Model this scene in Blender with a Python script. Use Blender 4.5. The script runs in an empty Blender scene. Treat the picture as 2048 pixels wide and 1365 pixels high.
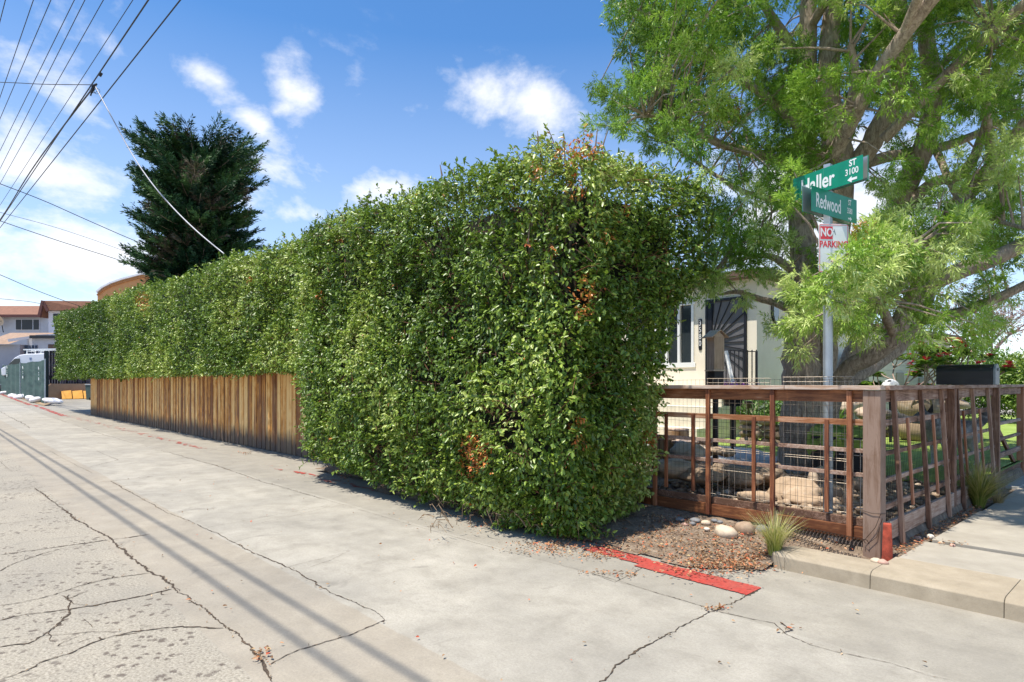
import bpy, math, random
import numpy as np
from mathutils import Vector, Matrix

random.seed(7)
RNG = np.random.default_rng(11)
scene = bpy.context.scene
COL = scene.collection
PI = math.pi

# ------------------------------------------------------------------ camera
F_PX, HX, HY, CAM_H = 1260.0, 1024.0, 766.0, 1.57      # focal length and horizon in photo pixels
YAW = math.radians(47.3)
LOOK = Vector((-math.sin(YAW), math.cos(YAW), 0)); RIGHT = Vector((math.cos(YAW), math.sin(YAW), 0))
cam_data = bpy.data.cameras.new("camera")
cam = bpy.data.objects.new("camera", cam_data); COL.objects.link(cam)
cam.location = (0, 0, CAM_H); cam.rotation_euler = (PI/2, 0, YAW)
cam_data.sensor_width = 36; cam_data.lens = F_PX/2048*36
cam_data.shift_y = (HY-682.5)/2048
cam_data.clip_start = 0.05; cam_data.clip_end = 3000
scene.camera = cam

def at(px, py, d):
    """world point at depth d on the ray of a photo pixel (only used to measure the place)"""
    return LOOK*d + RIGHT*((px-HX)/F_PX*d) + Vector((0, 0, CAM_H + (HY-py)/F_PX*d))
def gnd(px, py, z=0.0):
    return at(px, py, (CAM_H-z)*F_PX/(py-HY))
def x_on(px, Y):
    t = (px-HX)/F_PX; v = LOOK + RIGHT*t
    return Y*v.x/v.y
def y_on(px, X):
    t = (px-HX)/F_PX; v = LOOK + RIGHT*t
    return X*v.y/v.x
def azel(px, py):
    v = (LOOK + RIGHT*((px-HX)/F_PX) + Vector((0, 0, (HY-py)/F_PX))).normalized()
    return math.atan2(v.x, v.y), math.asin(v.z)

# ------------------------------------------------------------------ sun, sky, exposure
SUN = Vector((-0.07, -0.34, 1.0)).normalized()
sun_el = math.asin(SUN.z); sun_az = math.atan2(SUN.x, SUN.y)
ld = bpy.data.lights.new("sun", 'SUN'); ld.energy = 4.1; ld.angle = math.radians(0.53); ld.color = (1.0, 0.94, 0.84)
lo = bpy.data.objects.new("sun", ld); COL.objects.link(lo); lo.location = (0, 0, 30)
lo.rotation_euler = (-SUN).to_track_quat('-Z', 'Y').to_euler()

world = bpy.data.worlds.new("World"); scene.world = world; world.use_nodes = True
WT = world.node_tree; WT.nodes.clear()
def wn(t, **k):
    n = WT.nodes.new(t)
    for a, b in k.items(): setattr(n, a, b)
    return n
def wl(a, b): WT.links.new(a, b)
def wmath(op, a, b=None, c=None, clamp=False):
    n = wn('ShaderNodeMath', operation=op, use_clamp=clamp)
    for i, x in enumerate((a, b, c)):
        if x is None: continue
        if isinstance(x, (int, float)): n.inputs[i].default_value = x
        else: wl(x, n.inputs[i])
    return n.outputs[0]
sky = wn('ShaderNodeTexSky', sky_type='NISHITA'); sky.sun_disc = False
sky.sun_elevation = sun_el; sky.sun_rotation = sun_az; sky.air_density = 0.85; sky.dust_density = 0.25; sky.ozone_density = 2.2
hs = wn('ShaderNodeHueSaturation'); hs.inputs['Saturation'].default_value = 1.24; hs.inputs['Value'].default_value = 0.97
wl(sky.outputs[0], hs.inputs['Color'])
tc = wn('ShaderNodeTexCoord'); sp = wn('ShaderNodeSeparateXYZ'); wl(tc.outputs['Generated'], sp.inputs[0])
AZ = wmath('ARCTAN2', sp.outputs[0], sp.outputs[1]); EL = wmath('ARCSINE', sp.outputs[2])
nz = wn('ShaderNodeTexNoise'); nz.inputs['Scale'].default_value = 4.2; nz.inputs['Detail'].default_value = 9; nz.inputs['Roughness'].default_value = 0.6; nz.inputs['Distortion'].default_value = 0.5
nz2 = wn('ShaderNodeTexNoise'); nz2.inputs['Scale'].default_value = 13; nz2.inputs['Detail'].default_value = 8; nz2.inputs['Roughness'].default_value = 0.62
mp = wn('ShaderNodeMapping'); mp.inputs['Scale'].default_value = (1, 1, 1.7); wl(tc.outputs['Generated'], mp.inputs[0]); wl(mp.outputs[0], nz.inputs['Vector']); wl(mp.outputs[0], nz2.inputs['Vector'])
blobs = [  # px, py, half width, half height, tilt deg (image clockwise), strength
    (430, 160, 95, 48, 22, .95), (505, 240, 80, 30, 38, .75), (575, 170, 60, 62, 60, .80), (1065, 205, 150, 80, 8, 1.05),
    (1150, 235, 90, 60, 0, .6), (110, 345, 230, 90, 12, 1.12), (150, 500, 280, 100, 8, 1.1), (90, 620, 260, 60, 0, .8), (150, 205, 150, 40, 20, .5),
    (470, 395, 110, 42, 5, .8), (770, 378, 110, 40, -25, .8), (660, 275, 60, 18, 0, .4), (930, 150, 60, 22, 60, .5), (930, 330, 170, 40, -12, .45), (760, 250, 120, 30, -20, .35), (540, 330, 150, 40, 15, .5), (250, 110, 120, 30, 20, .35),
    (1640, 480, 520, 210, 0, 1.1), (2000, 350, 260, 260, 0, .8), (600, 430, 160, 34, 0, .7), (1330, 330, 130, 90, 0, .55), (20, 270, 90, 40, 0, .7)]
dens = None
for (bx, by, hw, hh, tilt, st) in blobs:
    a0, e0 = azel(bx, by); a1, _ = azel(bx+hw, by); _, e1 = azel(bx, by-hh)
    wa, we = abs(a1-a0), abs(e1-e0); c, s = math.cos(math.radians(tilt)), math.sin(math.radians(tilt))
    da = wmath('SUBTRACT', AZ, a0); de = wmath('SUBTRACT', EL, e0)
    u = wmath('DIVIDE', wmath('SUBTRACT', wmath('MULTIPLY', da, c), wmath('MULTIPLY', de, s)), wa)
    v = wmath('DIVIDE', wmath('ADD', wmath('MULTIPLY', da, s), wmath('MULTIPLY', de, c)), we)
    q = wmath('SQRT', wmath('ADD', wmath('MULTIPLY', u, u), wmath('MULTIPLY', v, v)))
    g = wmath('MULTIPLY', wmath('SUBTRACT', 1.12, wmath('MULTIPLY', q, 0.66)), st)
    dens = g if dens is None else wmath('MAXIMUM', dens, g)
dens = wmath('MAXIMUM', dens, 0.0)
fb = wmath('ADD', wmath('MULTIPLY', wmath('SUBTRACT', nz.outputs['Fac'], 0.5), 2.1), wmath('MULTIPLY', wmath('SUBTRACT', nz2.outputs['Fac'], 0.5), 1.1))
dn = wmath('ADD', dens, fb)
mr = wn('ShaderNodeMapRange', interpolation_type='SMOOTHERSTEP'); wl(dn, mr.inputs[0]); mr.inputs[1].default_value = 0.14; mr.inputs[2].default_value = 1.25; mr.inputs[4].default_value = 0.92
# a pale veil low over the horizon
veil = wn('ShaderNodeMapRange'); wl(EL, veil.inputs[0]); veil.inputs[1].default_value = 0.5; veil.inputs[2].default_value = 0.0; veil.inputs[3].default_value = 0.0; veil.inputs[4].default_value = 0.42
cf = wmath('MAXIMUM', mr.outputs[0], veil.outputs[0])
mx = wn('ShaderNodeMix', data_type='RGBA'); wl(cf, mx.inputs['Factor']); wl(hs.outputs[0], mx.inputs[6]); mx.inputs[7].default_value = (5.2, 5.2, 5.3, 1)
bg = wn('ShaderNodeBackground'); bg.inputs['Strength'].default_value = 0.145
wl(mx.outputs[2], bg.inputs['Color'])
wo = wn('ShaderNodeOutputWorld'); wl(bg.outputs[0], wo.inputs[0])

scene.view_settings.view_transform = 'Standard'; scene.view_settings.look = 'None'
scene.view_settings.exposure = 0.70; scene.view_settings.gamma = 1; scene.view_settings.use_curve_mapping = False
scene.render.engine = 'CYCLES'
scene.cycles.max_bounces = 8; scene.cycles.transparent_max_bounces = 8; scene.cycles.use_denoising = True

# ------------------------------------------------------------------ materials
class NT:
    def __init__(self, name):
        m = bpy.data.materials.new(name); m.use_nodes = True; self.m = m; self.t = m.node_tree
        self.b = self.t.nodes['Principled BSDF']; self.o = self.t.nodes['Material Output']
    def n(self, typ, **k):
        x = self.t.nodes.new(typ)
        for a, b in k.items(): setattr(x, a, b)
        return x
    def l(self, a, b): self.t.links.new(a, b)
    def coord(self, scale=(1, 1, 1), kind='Object'):
        c = self.n('ShaderNodeTexCoord'); m = self.n('ShaderNodeMapping'); m.inputs['Scale'].default_value = scale
        self.l(c.outputs[kind], m.inputs[0]); return m.outputs[0]
    def pos(self, scale=(1, 1, 1)):
        c = self.n('ShaderNodeNewGeometry'); m = self.n('ShaderNodeMapping'); m.inputs['Scale'].default_value = scale
        self.l(c.outputs['Position'], m.inputs[0]); return m.outputs[0]
    def noise(self, vec, scale, detail=6, rough=.6, dist=0):
        x = self.n('ShaderNodeTexNoise'); x.inputs['Scale'].default_value = scale; x.inputs['Detail'].default_value = detail
        x.inputs['Roughness'].default_value = rough; x.inputs['Distortion'].default_value = dist
        self.l(vec, x.inputs['Vector']); return x.outputs['Fac']
    def ramp(self, fac, stops, interp='LINEAR'):
        r = self.n('ShaderNodeValToRGB'); r.color_ramp.interpolation = interp; e = r.color_ramp.elements
        while len(e) < len(stops): e.new(0.5)
        for i, (p, c) in enumerate(stops):
            e[i].position = p; e[i].color = (*c, 1) if len(c) == 3 else c
        self.l(fac, r.inputs[0]); return r.outputs[0]
    def mix(self, fac, a, b, mode='MIX'):
        x = self.n('ShaderNodeMix', data_type='RGBA', blend_type=mode)
        for s, v in ((0, fac), (6, a), (7, b)):
            if isinstance(v, (int, float)): x.inputs[s].default_value = v
            elif isinstance(v, tuple): x.inputs[s].default_value = (*v, 1)
            else: self.l(v, x.inputs[s])
        return x.outputs[2]
    def math(self, op, a, b=None, clamp=False):
        x = self.n('ShaderNodeMath', operation=op, use_clamp=clamp)
        for i, v in enumerate((a, b)):
            if v is None: continue
            if isinstance(v, (int, float)): x.inputs[i].default_value = v
            else: self.l(v, x.inputs[i])
        return x.outputs[0]
    def rng(self, v, a, b, c=0., d=1.):
        x = self.n('ShaderNodeMapRange'); self.l(v, x.inputs[0])
        for i, q in enumerate((a, b, c, d)): x.inputs[i+1].default_value = q
        return x.outputs[0]
    def attr(self, name):
        a = self.n('ShaderNodeAttribute'); a.attribute_name = name; return a.outputs['Fac']
    def bump(self, h, strength=.3, dist=.01):
        b = self.n('ShaderNodeBump'); b.inputs['Strength'].default_value = strength; b.inputs['Distance'].default_value = dist
        self.l(h, b.inputs['Height']); self.l(b.outputs[0], self.b.inputs['Normal'])
    def out(self, col=None, rough=.6, metal=0, spec=None):
        if col is not None:
            if isinstance(col, tuple): self.b.inputs['Base Color'].default_value = (*col, 1)
            else: self.l(col, self.b.inputs['Base Color'])
        if isinstance(rough, (int, float)): self.b.inputs['Roughness'].default_value = rough
        else: self.l(rough, self.b.inputs['Roughness'])
        self.b.inputs['Metallic'].default_value = metal
        if spec is not None: self.b.inputs['Specular IOR Level'].default_value = spec
        return self.m

def mat_simple(name, col, rough=.6, metal=0, var=.12, scale=8, bump=.1):
    k = NT(name); p = k.pos(); f = k.noise(p, scale, 8, .65)
    lo_ = tuple(c*(1-var) for c in col); hi_ = tuple(min(1, c*(1+var)) for c in col)
    c = k.ramp(f, [(.3, lo_), (.7, hi_)])
    if bump: k.bump(k.noise(p, scale*6, 6, .6), bump, .004)
    return k.out(c, rough, metal)

def mat_wood(name, dark, mid, light, axis='Z', rough=.75, grain=14, use_rnd=True, bump=.5, rw=.22):
    k = NT(name); c = k.n('ShaderNodeNewGeometry')
    sc = {'Z': (1, 1, .07), 'X': (.07, 1, 1), 'Y': (1, .07, 1)}[axis]
    off = k.n('ShaderNodeVectorMath', operation='ADD'); cb = k.n('ShaderNodeCombineXYZ'); k.l(c.outputs['Position'], off.inputs[0])
    r = k.attr('rnd'); rr = k.math('MULTIPLY', r, 31.7)
    for i in range(3): k.l(rr, cb.inputs[i])
    k.l(cb.outputs[0], off.inputs[1])
    m = k.n('ShaderNodeMapping'); m.inputs['Scale'].default_value = sc; k.l(off.outputs[0], m.inputs[0])
    g = k.noise(m.outputs[0], grain*2.2, 8, .7, 1.2); big = k.noise(off.outputs[0], 3.1, 4, .6, .6)
    fac = k.math('ADD', k.math('MULTIPLY', g, .62), k.math('ADD', k.math('MULTIPLY', big, .34), k.math('MULTIPLY', k.math('SUBTRACT', r, .5), rw)))
    col = k.ramp(fac, [(.36, dark), (.48, mid), (.62, light)])
    k.bump(g, bump, .006)
    return k, col, k.out(col, rough)

def mat_leaf(name, stops, rough=.4, transl=.25, tint=(.25, .45, .05), spec=.4, clump=.25):
    k = NT(name); r = k.attr('rnd'); p = k.pos()
    n = k.noise(p, 1.3, 4, .6)
    col = k.ramp(r, stops)
    col = k.mix(k.rng(n, .3, .7, 0, clump), col, tuple(c for c in tint))
    k.out(col, rough, 0, spec)
    tr = k.n('ShaderNodeBsdfTranslucent'); tcol = k.mix(.35, col, tint); k.l(tcol, tr.inputs[0])
    ms = k.n('ShaderNodeMixShader'); ms.inputs[0].default_value = transl
    k.l(k.b.outputs[0], ms.inputs[1]); k.l(tr.outputs[0], ms.inputs[2]); k.l(ms.outputs[0], k.o.inputs[0])
    return k.m

# ------------------------------------------------------------------ builders
def tag(o, label=None, cat=None, group=None, kind=None):
    if label: o['label'] = label
    if cat: o['category'] = cat
    if group: o['group'] = group
    if kind: o['kind'] = kind
    return o
def thing(name, label, cat, loc=(0, 0, 0), rz=0, group=None):
    o = bpy.data.objects.new(name, None); COL.objects.link(o); o.location = loc; o.rotation_euler = (0, 0, rz)
    o.empty_display_size = .1
    return tag(o, label, cat, group)
def copy_tree(o, parent=None):
    c = o.copy(); COL.objects.link(c)
    if parent is not None: c.parent = parent
    for ch in [q for q in scene.objects if q.parent == o]: copy_tree(ch, c)
    return c

def np_mesh(name, verts, faces, mats, rnd=None, midx=None, smooth=False):
    """verts (n,3), faces (m,k) numpy"""
    me = bpy.data.meshes.new(name); verts = np.asarray(verts, dtype=np.float32); faces = np.asarray(faces, dtype=np.int32)
    m, k = faces.shape
    me.vertices.add(len(verts)); me.vertices.foreach_set('co', verts.ravel())
    me.loops.add(m*k); me.loops.foreach_set('vertex_index', faces.ravel())
    me.polygons.add(m); me.polygons.foreach_set('loop_start', np.arange(0, m*k, k, dtype=np.int32))
    if smooth: me.polygons.foreach_set('use_smooth', np.ones(m, dtype=bool))
    for q in (mats if isinstance(mats, (list, tuple)) else [mats]): me.materials.append(q)
    if midx is not None: me.polygons.foreach_set('material_index', np.asarray(midx, dtype=np.int32))
    me.update(calc_edges=True)
    if rnd is not None:
        a = me.attributes.new('rnd', 'FLOAT', 'FACE'); a.data.foreach_set('value', np.asarray(rnd, dtype=np.float32))
    return me
def link(name, me, parent=None):
    o = bpy.data.objects.new(name, me); COL.objects.link(o)
    if parent is not None: o.parent = parent
    return o

class MB:
    def __init__(s): s.v = []; s.f = []; s.m = []; s.r = []; s.sm = []
    def add(s, verts, faces, mi=0, r=None, smooth=False, M=None):
        b = len(s.v); r = random.random() if r is None else r
        for p in verts:
            p = Vector(p)
            if M is not None: p = M @ p
            s.v.append(p)
        for f in faces: s.f.append([b+i for i in f]); s.m.append(mi); s.r.append(r); s.sm.append(smooth)
    def box(s, c, size, rz=0, mi=0, r=None, M=None, taper=1.0):
        x, y, z = [q/2 for q in size]; t = taper
        vs = [(-x, -y, -z), (x, -y, -z), (x, y, -z), (-x, y, -z), (-x*t, -y*t, z), (x*t, -y*t, z), (x*t, y*t, z), (-x*t, y*t, z)]
        T = Matrix.Translation(Vector(c)) @ (Matrix.Rotation(rz, 4, 'Z') if M is None else M)
        s.add(vs, [(0, 3, 2, 1), (4, 5, 6, 7), (0, 1, 5, 4), (1, 2, 6, 5), (2, 3, 7, 6), (3, 0, 4, 7)], mi, r, False, T)
    def bb(s, x0, x1, y0, y1, z0, z1, mi=0, r=None):
        s.box(((x0+x1)/2, (y0+y1)/2, (z0+z1)/2), (abs(x1-x0), abs(y1-y0), abs(z1-z0)), 0, mi, r)
    def bar(s, p, q, w, h, mi=0, r=None, up=(0, 0, 1)):
        p, q = Vector(p), Vector(q); d = q-p; L = d.length; d.normalize(); u = Vector(up)
        if abs(d.dot(u)) > .98: u = Vector((0, 1, 0))
        a = d.cross(u).normalized(); u = a.cross(d).normalized()
        M = Matrix((a, d, u)).transposed().to_4x4()
        s.box((p+q)/2, (w, L, h), 0, mi, r, M)
    def tube(s, pts, rad, n=8, mi=0, r=None, caps=True):
        pts = [Vector(p) for p in pts]; rad = rad if isinstance(rad, (list, tuple)) else [rad]*len(pts)
        vs = []; up = None
        for i, p in enumerate(pts):
            d = (pts[min(i+1, len(pts)-1)]-pts[max(i-1, 0)]).normalized()
            if up is None: up = Vector((0, 0, 1)) if abs(d.z) < .9 else Vector((1, 0, 0))
            a = d.cross(up).normalized(); up = a.cross(d).normalized()
            for j in range(n):
                t = 2*PI*j/n; vs.append(p + (a*math.cos(t)+up*math.sin(t))*rad[i])
        fs = [(i*n+j, i*n+(j+1) % n, (i+1)*n+(j+1) % n, (i+1)*n+j) for i in range(len(pts)-1) for j in range(n)]
        s.add(vs, fs, mi, r, n > 4)
        if caps and n > 3:
            s.add(vs[:n], [tuple(range(n-1, -1, -1))], mi, r); s.add(vs[-n:], [tuple(range(n))], mi, r)
    def poly(s, pts, mi=0, r=None): s.add(pts, [tuple(range(len(pts)))], mi, r)
    def prism(s, outline, axis, a0, a1, mi=0, r=None, smooth=False):
        """outline: 2D points; axis 'X','Y','Z' extruded from a0 to a1"""
        def P(u, v, a): return {'X': (a, u, v), 'Y': (u, a, v), 'Z': (u, v, a)}[axis]
        n = len(outline); r = random.random() if r is None else r
        vs = [P(u, v, a0) for u, v in outline]+[P(u, v, a1) for u, v in outline]
        s.add(vs, [tuple(range(n-1, -1, -1)), tuple(range(n, 2*n))]+[(i, (i+1) % n, n+(i+1) % n, n+i) for i in range(n)], mi, r, False)
    def lathe(s, prof, c, n=16, mi=0, r=None):
        vs = [(c[0]+q*math.cos(2*PI*j/n), c[1]+q*math.sin(2*PI*j/n), c[2]+z) for q, z in prof for j in range(n)]
        fs = [(i*n+j, i*n+(j+1) % n, (i+1)*n+(j+1) % n, (i+1)*n+j) for i in range(len(prof)-1) for j in range(n)]
        s.add(vs, fs, mi, r, True)
    def build(s, name, mats, parent=None, world=True, bevel=0, fixn=True):
        off = parent.matrix_basis.translation if (parent is not None and world) else Vector((0, 0, 0))
        if parent is not None and world:
            q = parent
            off = Vector((0, 0, 0))
            while q is not None: off = off + q.location; q = q.parent
        me = bpy.data.meshes.new(name)
        me.from_pydata([tuple(p-off) for p in s.v], [], s.f)
        for q in (mats if isinstance(mats, (list, tuple)) else [mats]): me.materials.append(q)
        me.polygons.foreach_set('material_index', s.m); me.polygons.foreach_set('use_smooth', s.sm)
        a = me.attributes.new('rnd', 'FLOAT', 'FACE'); a.data.foreach_set('value', s.r)
        me.validate(); me.update()
        if fixn:
            import bmesh
            bm = bmesh.new(); bm.from_mesh(me); bmesh.ops.recalc_face_normals(bm, faces=bm.faces); bm.to_mesh(me); bm.free()
        o = link(name, me, parent)
        if bevel:
            b = o.modifiers.new('b', 'BEVEL'); b.width = bevel; b.segments = 2; b.limit_method = 'ANGLE'; b.angle_limit = math.radians(40); b.use_clamp_overlap = True
        return o

def text(body, size, loc, rot, mat, parent, name='lettering', ext=.0006, sx=1., align='CENTER', bold=0.0):
    cu = bpy.data.curves.new(name, 'FONT'); cu.body = body; cu.size = size; cu.extrude = ext; cu.offset = bold
    cu.align_x = align; cu.align_y = 'CENTER'; cu.resolution_u = 4; cu.materials.append(mat)
    t_ = bpy.data.objects.new(name, cu); COL.objects.link(t_); me = bpy.data.meshes.new_from_object(t_); bpy.data.objects.remove(t_)
    me.name = name; o = bpy.data.objects.new(name, me); COL.objects.link(o); o.parent = parent; o.location = loc; o.rotation_euler = rot; o.scale = (sx, 1, 1)
    return o

# smooth value noise for shapes
_tab = RNG.random((64, 64, 64)).astype(np.float32)
def vnoise(P, scale=1.0, seed=0):
    P = np.asarray(P, dtype=np.float64)*scale + seed*7.31
    i = np.floor(P).astype(int); f = P-i; f = f*f*(3-2*f)
    def g(a, b, c): return _tab[(i[:, 0]+a) % 64, (i[:, 1]+b) % 64, (i[:, 2]+c) % 64]
    x, y, z = f[:, 0], f[:, 1], f[:, 2]
    return ((g(0, 0, 0)*(1-x)+g(1, 0, 0)*x)*(1-y)+(g(0, 1, 0)*(1-x)+g(1, 1, 0)*x)*y)*(1-z) + ((g(0, 0, 1)*(1-x)+g(1, 0, 1)*x)*(1-y)+(g(0, 1, 1)*(1-x)+g(1, 1, 1)*x)*y)*z
def unit(a): return a/np.maximum(np.linalg.norm(a, axis=1, keepdims=True), 1e-9)

def leaf_arrays(C, A, N, L, W, fold=.18, droop=.12):
    A = unit(A); N = unit(N - A*np.sum(A*N, axis=1, keepdims=True)); S = np.cross(A, N)
    L = L[:, None]; W = W[:, None]
    b = C; t = C+A*L-N*L*droop
    l1 = C+A*L*.32+S*W*.5+N*W*fold; r1 = C+A*L*.32-S*W*.5+N*W*fold
    l2 = C+A*L*.72+S*W*.36+N*W*(fold*.6)-N*L*droop*.4; r2 = C+A*L*.72-S*W*.36+N*W*(fold*.6)-N*L*droop*.4
    V = np.stack([b, l1, l2, t, r2, r1], axis=1).reshape(-1, 3); n = len(C)
    base = (np.arange(n)*6)[:, None]
    F = np.concatenate([base+np.array([[0, 1, 2, 3]]), base+np.array([[0, 3, 4, 5]])], axis=1).reshape(-1, 4)
    return V, F
def blade_arrays(C, A, N, L, W, bend=.15):
    A = unit(A); S = unit(np.cross(A, N)); N = np.cross(S, A); L = L[:, None]; W = W[:, None]
    V = np.stack([C-S*W*.25, C+A*L*.5+S*W*.5+N*L*.03, C+A*L-N*L*bend, C+A*L*.5-S*W*.5+N*L*.03], axis=1).reshape(-1, 3)
    F = (np.arange(len(C))*4)[:, None]+np.array([[0, 1, 2, 3]])
    return V, F

# ================================================================== GROUND
def ramp_z(x): return np.where(x < -36, (-36-x)*0.017, 0.0)
def rz_(x): return (-36-x)*0.017 if x < -36 else 0.0

# --- concrete material of the street: zones by real position
k = NT('street_concrete'); g = k.n('ShaderNodeNewGeometry'); P = g.outputs['Position']
sx_ = k.n('ShaderNodeSeparateXYZ'); k.l(P, sx_.inputs[0]); X_, Y_ = sx_.outputs[0], sx_.outputs[1]
pv = k.pos()
n_big = k.noise(pv, .55, 5, .6, .4); n_mid = k.noise(pv, 3.2, 8, .62, .3); n_fine = k.noise(pv, 60, 8, .7); n_grit = k.noise(pv, 210, 3, .6)
wob = k.math('MULTIPLY', k.math('SUBTRACT', n_mid, .5), .05); Yw = k.math('ADD', Y_, wob)
m_old = k.rng(Yw, 1.262, 1.245); m_strip = k.math('MULTIPLY', k.rng(Yw, 1.245, 1.262), k.rng(Yw, 2.165, 2.15))
m_gut = k.rng(Yw, 3.96, 3.98)
base = k.ramp(n_mid, [(.30, (.33, .298, .24)), (.5, (.43, .392, .32)), (.70, (.50, .458, .378))])
old = k.ramp(n_fine, [(.34, (.18, .15, .11)), (.46, (.36, .315, .24)), (.62, (.47, .42, .33))])
strip = k.ramp(n_mid, [(.3, (.34, .29, .218)), (.7, (.44, .382, .295))])
gut = k.ramp(n_mid, [(.3, (.30, .27, .215)), (.7, (.42, .382, .31))])
c = k.mix(m_old, base, old); c = k.mix(m_strip, c, strip); c = k.mix(m_gut, c, gut)
c = k.mix(k.rng(n_big, .35, .65, .42, 0.), c, (.19, .178, .155), 'MIX')
# long tyre-worn streaks down the alley
st_ = k.noise(k.pos((.35, 1.6, 1)), 1.3, 6, .65, .6); c = k.mix(k.rng(st_, .50, .72, 0, .22), c, (.20, .19, .165))
# pits in the old surface
pit = k.n('ShaderNodeTexVoronoi'); pit.inputs['Scale'].default_value = 15; pit.inputs['Randomness'].default_value = 1
pvd = k.n('ShaderNodeVectorMath', operation='ADD'); k.l(pv, pvd.inputs[0]); cx_ = k.n('ShaderNodeCombineXYZ'); k.l(n_fine, cx_.inputs[0]); k.l(n_mid, cx_.inputs[1]); sc_ = k.n('ShaderNodeVectorMath', operation='SCALE'); k.l(cx_.outputs[0], sc_.inputs[0]); sc_.inputs[3].default_value = .12; k.l(sc_.outputs[0], pvd.inputs[1]); k.l(pvd.outputs[0], pit.inputs['Vector'])
pitm = k.math('MULTIPLY', k.rng(pit.outputs['Distance'], .34, .2), k.rng(k.noise(pv, 1.7, 3, .5), .42, .56))
pitm = k.math('MULTIPLY', pitm, k.math('ADD', k.math('MULTIPLY', m_old, 1.0), .12))
c = k.mix(pitm, c, (.13, .10, .075))
c = k.mix(k.rng(n_fine, .38, .62, .30, 0.), c, (.17, .155, .13)); speck = k.rng(n_grit, .60, .72, 0, .6); c = k.mix(speck, c, (.17, .15, .12))
spl = k.rng(k.noise(pv, 9, 7, .75, 1.2), .58, .72, 0, .6); c = k.mix(spl, c, (.24, .215, .175)); oil = k.rng(k.noise(pv, 1.9, 4, .55, .8), .66, .74, 0, .5); c = k.mix(oil, c, (.17, .155, .13)); tv = k.n('ShaderNodeTexVoronoi'); tv.inputs['Scale'].default_value = 75; k.l(pv, tv.inputs['Vector']); c = k.mix(k.rng(tv.outputs['Distance'], .30, .12, 0, .42), c, (.22, .195, .16))
hgt = k.math('SUBTRACT', k.math('ADD', k.math('MULTIPLY', n_fine, k.math('ADD', k.math('MULTIPLY', m_old, .9), .25)), k.math('MULTIPLY', n_grit, .25)), pitm)
k.bump(hgt, .45, .008); M_ROAD = k.out(c, .88)
k = NT('crack_dirt'); pv = k.pos(); M_CRACK = k.out(k.ramp(k.noise(pv, 40, 5, .7), [(.3, (.025, .019, .013)), (.55, (.08, .055, .035)), (.75, (.25, .16, .09))]), .95)
# --- worn red kerb paint: kept where the noise leaves it
k = NT('red_kerb_paint'); pv = k.pos(); r = k.attr('rnd')
f = k.noise(pv, 11, 8, .75, .6); f2 = k.noise(k.pos((1, 2.5, 1)), 2.4, 3, .5)
thr = k.math('ADD', k.math('MULTIPLY', f, .6), k.math('MULTIPLY', f2, .4))
chip = k.rng(k.noise(pv, 55, 5, .7), .36, .40); keep = k.math('MULTIPLY', k.math('GREATER_THAN', thr, r), k.math('MAXIMUM', chip, k.rng(f, .62, .66)))
edge0 = k.rng(k.noise(pv, 6, 6, .7), .4, .65, 0, .45)
edge = k.ramp(k.noise(pv, 30, 6, .7), [(.3, (.34, .03, .022)), (.7, (.50, .065, .045))])
tr = k.n('ShaderNodeBsdfTransparent'); ms = k.n('ShaderNodeMixShader'); edge = k.mix(edge0, edge, (.30, .11, .08)); k.out(edge, .75); k.l(keep, ms.inputs[0]); k.l(tr.outputs[0], ms.inputs[1]); k.l(k.b.outputs[0], ms.inputs[2]); k.l(ms.outputs[0], k.o.inputs[0]); M_RED = k.m
# dirt, kerb, pavement, lawn
k = NT('dry_dirt'); pv = k.pos(); f = k.noise(pv, 9, 9, .7, .4); f3 = k.noise(pv, 90, 6, .7)
c = k.ramp(f, [(.34, (.15, .10, .07)), (.5, (.27, .20, .14)), (.66, (.42, .33, .245))]); c = k.mix(k.rng(f3, .4, .7, 0, .6), c, (.12, .08, .05))
k.bump(k.math('ADD', f, f3), .8, .02); M_DIRT = k.out(c, .95)
k = NT('kerb_concrete'); pv = k.pos(); f = k.noise(pv, 5, 8, .65); f3 = k.noise(pv, 130, 4, .7)
c = k.ramp(f, [(.3, (.30, .245, .17)), (.7, (.43, .36, .26))]); c = k.mix(k.rng(f3, .5, .72, 0, .5), c, (.24, .20, .15)); k.bump(f3, .4, .004); M_KERB = k.out(c, .9)
k = NT('pavement_concrete'); pv = k.pos(); f = k.noise(pv, 3, 8, .65); f3 = k.noise(pv, 130, 4, .7)
c = k.ramp(f, [(.3, (.31, .275, .22)), (.7, (.42, .38, .31))]); c = k.mix(k.rng(f3, .5, .72, 0, .4), c, (.27, .24, .20)); k.bump(f3, .3, .004); M_PAVE = k.out(c, .9)
k = NT('lawn_green'); pv = k.pos(); f = k.noise(pv, 2.5, 5, .6); f3 = k.noise(k.pos((1, 1, 3)), 70, 5, .7)
c = k.ramp(f3, [(.3, (.16, .25, .03)), (.7, (.36, .48, .08))]); c = k.mix(k.rng(f, .35, .7, 0, .5), c, (.48, .60, .16)); k.bump(f3, .9, .03); M_LAWN = k.out(c, .85)
M_FAR = mat_simple('far_ground', (.30, .27, .22), .95, scale=.3)

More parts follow.
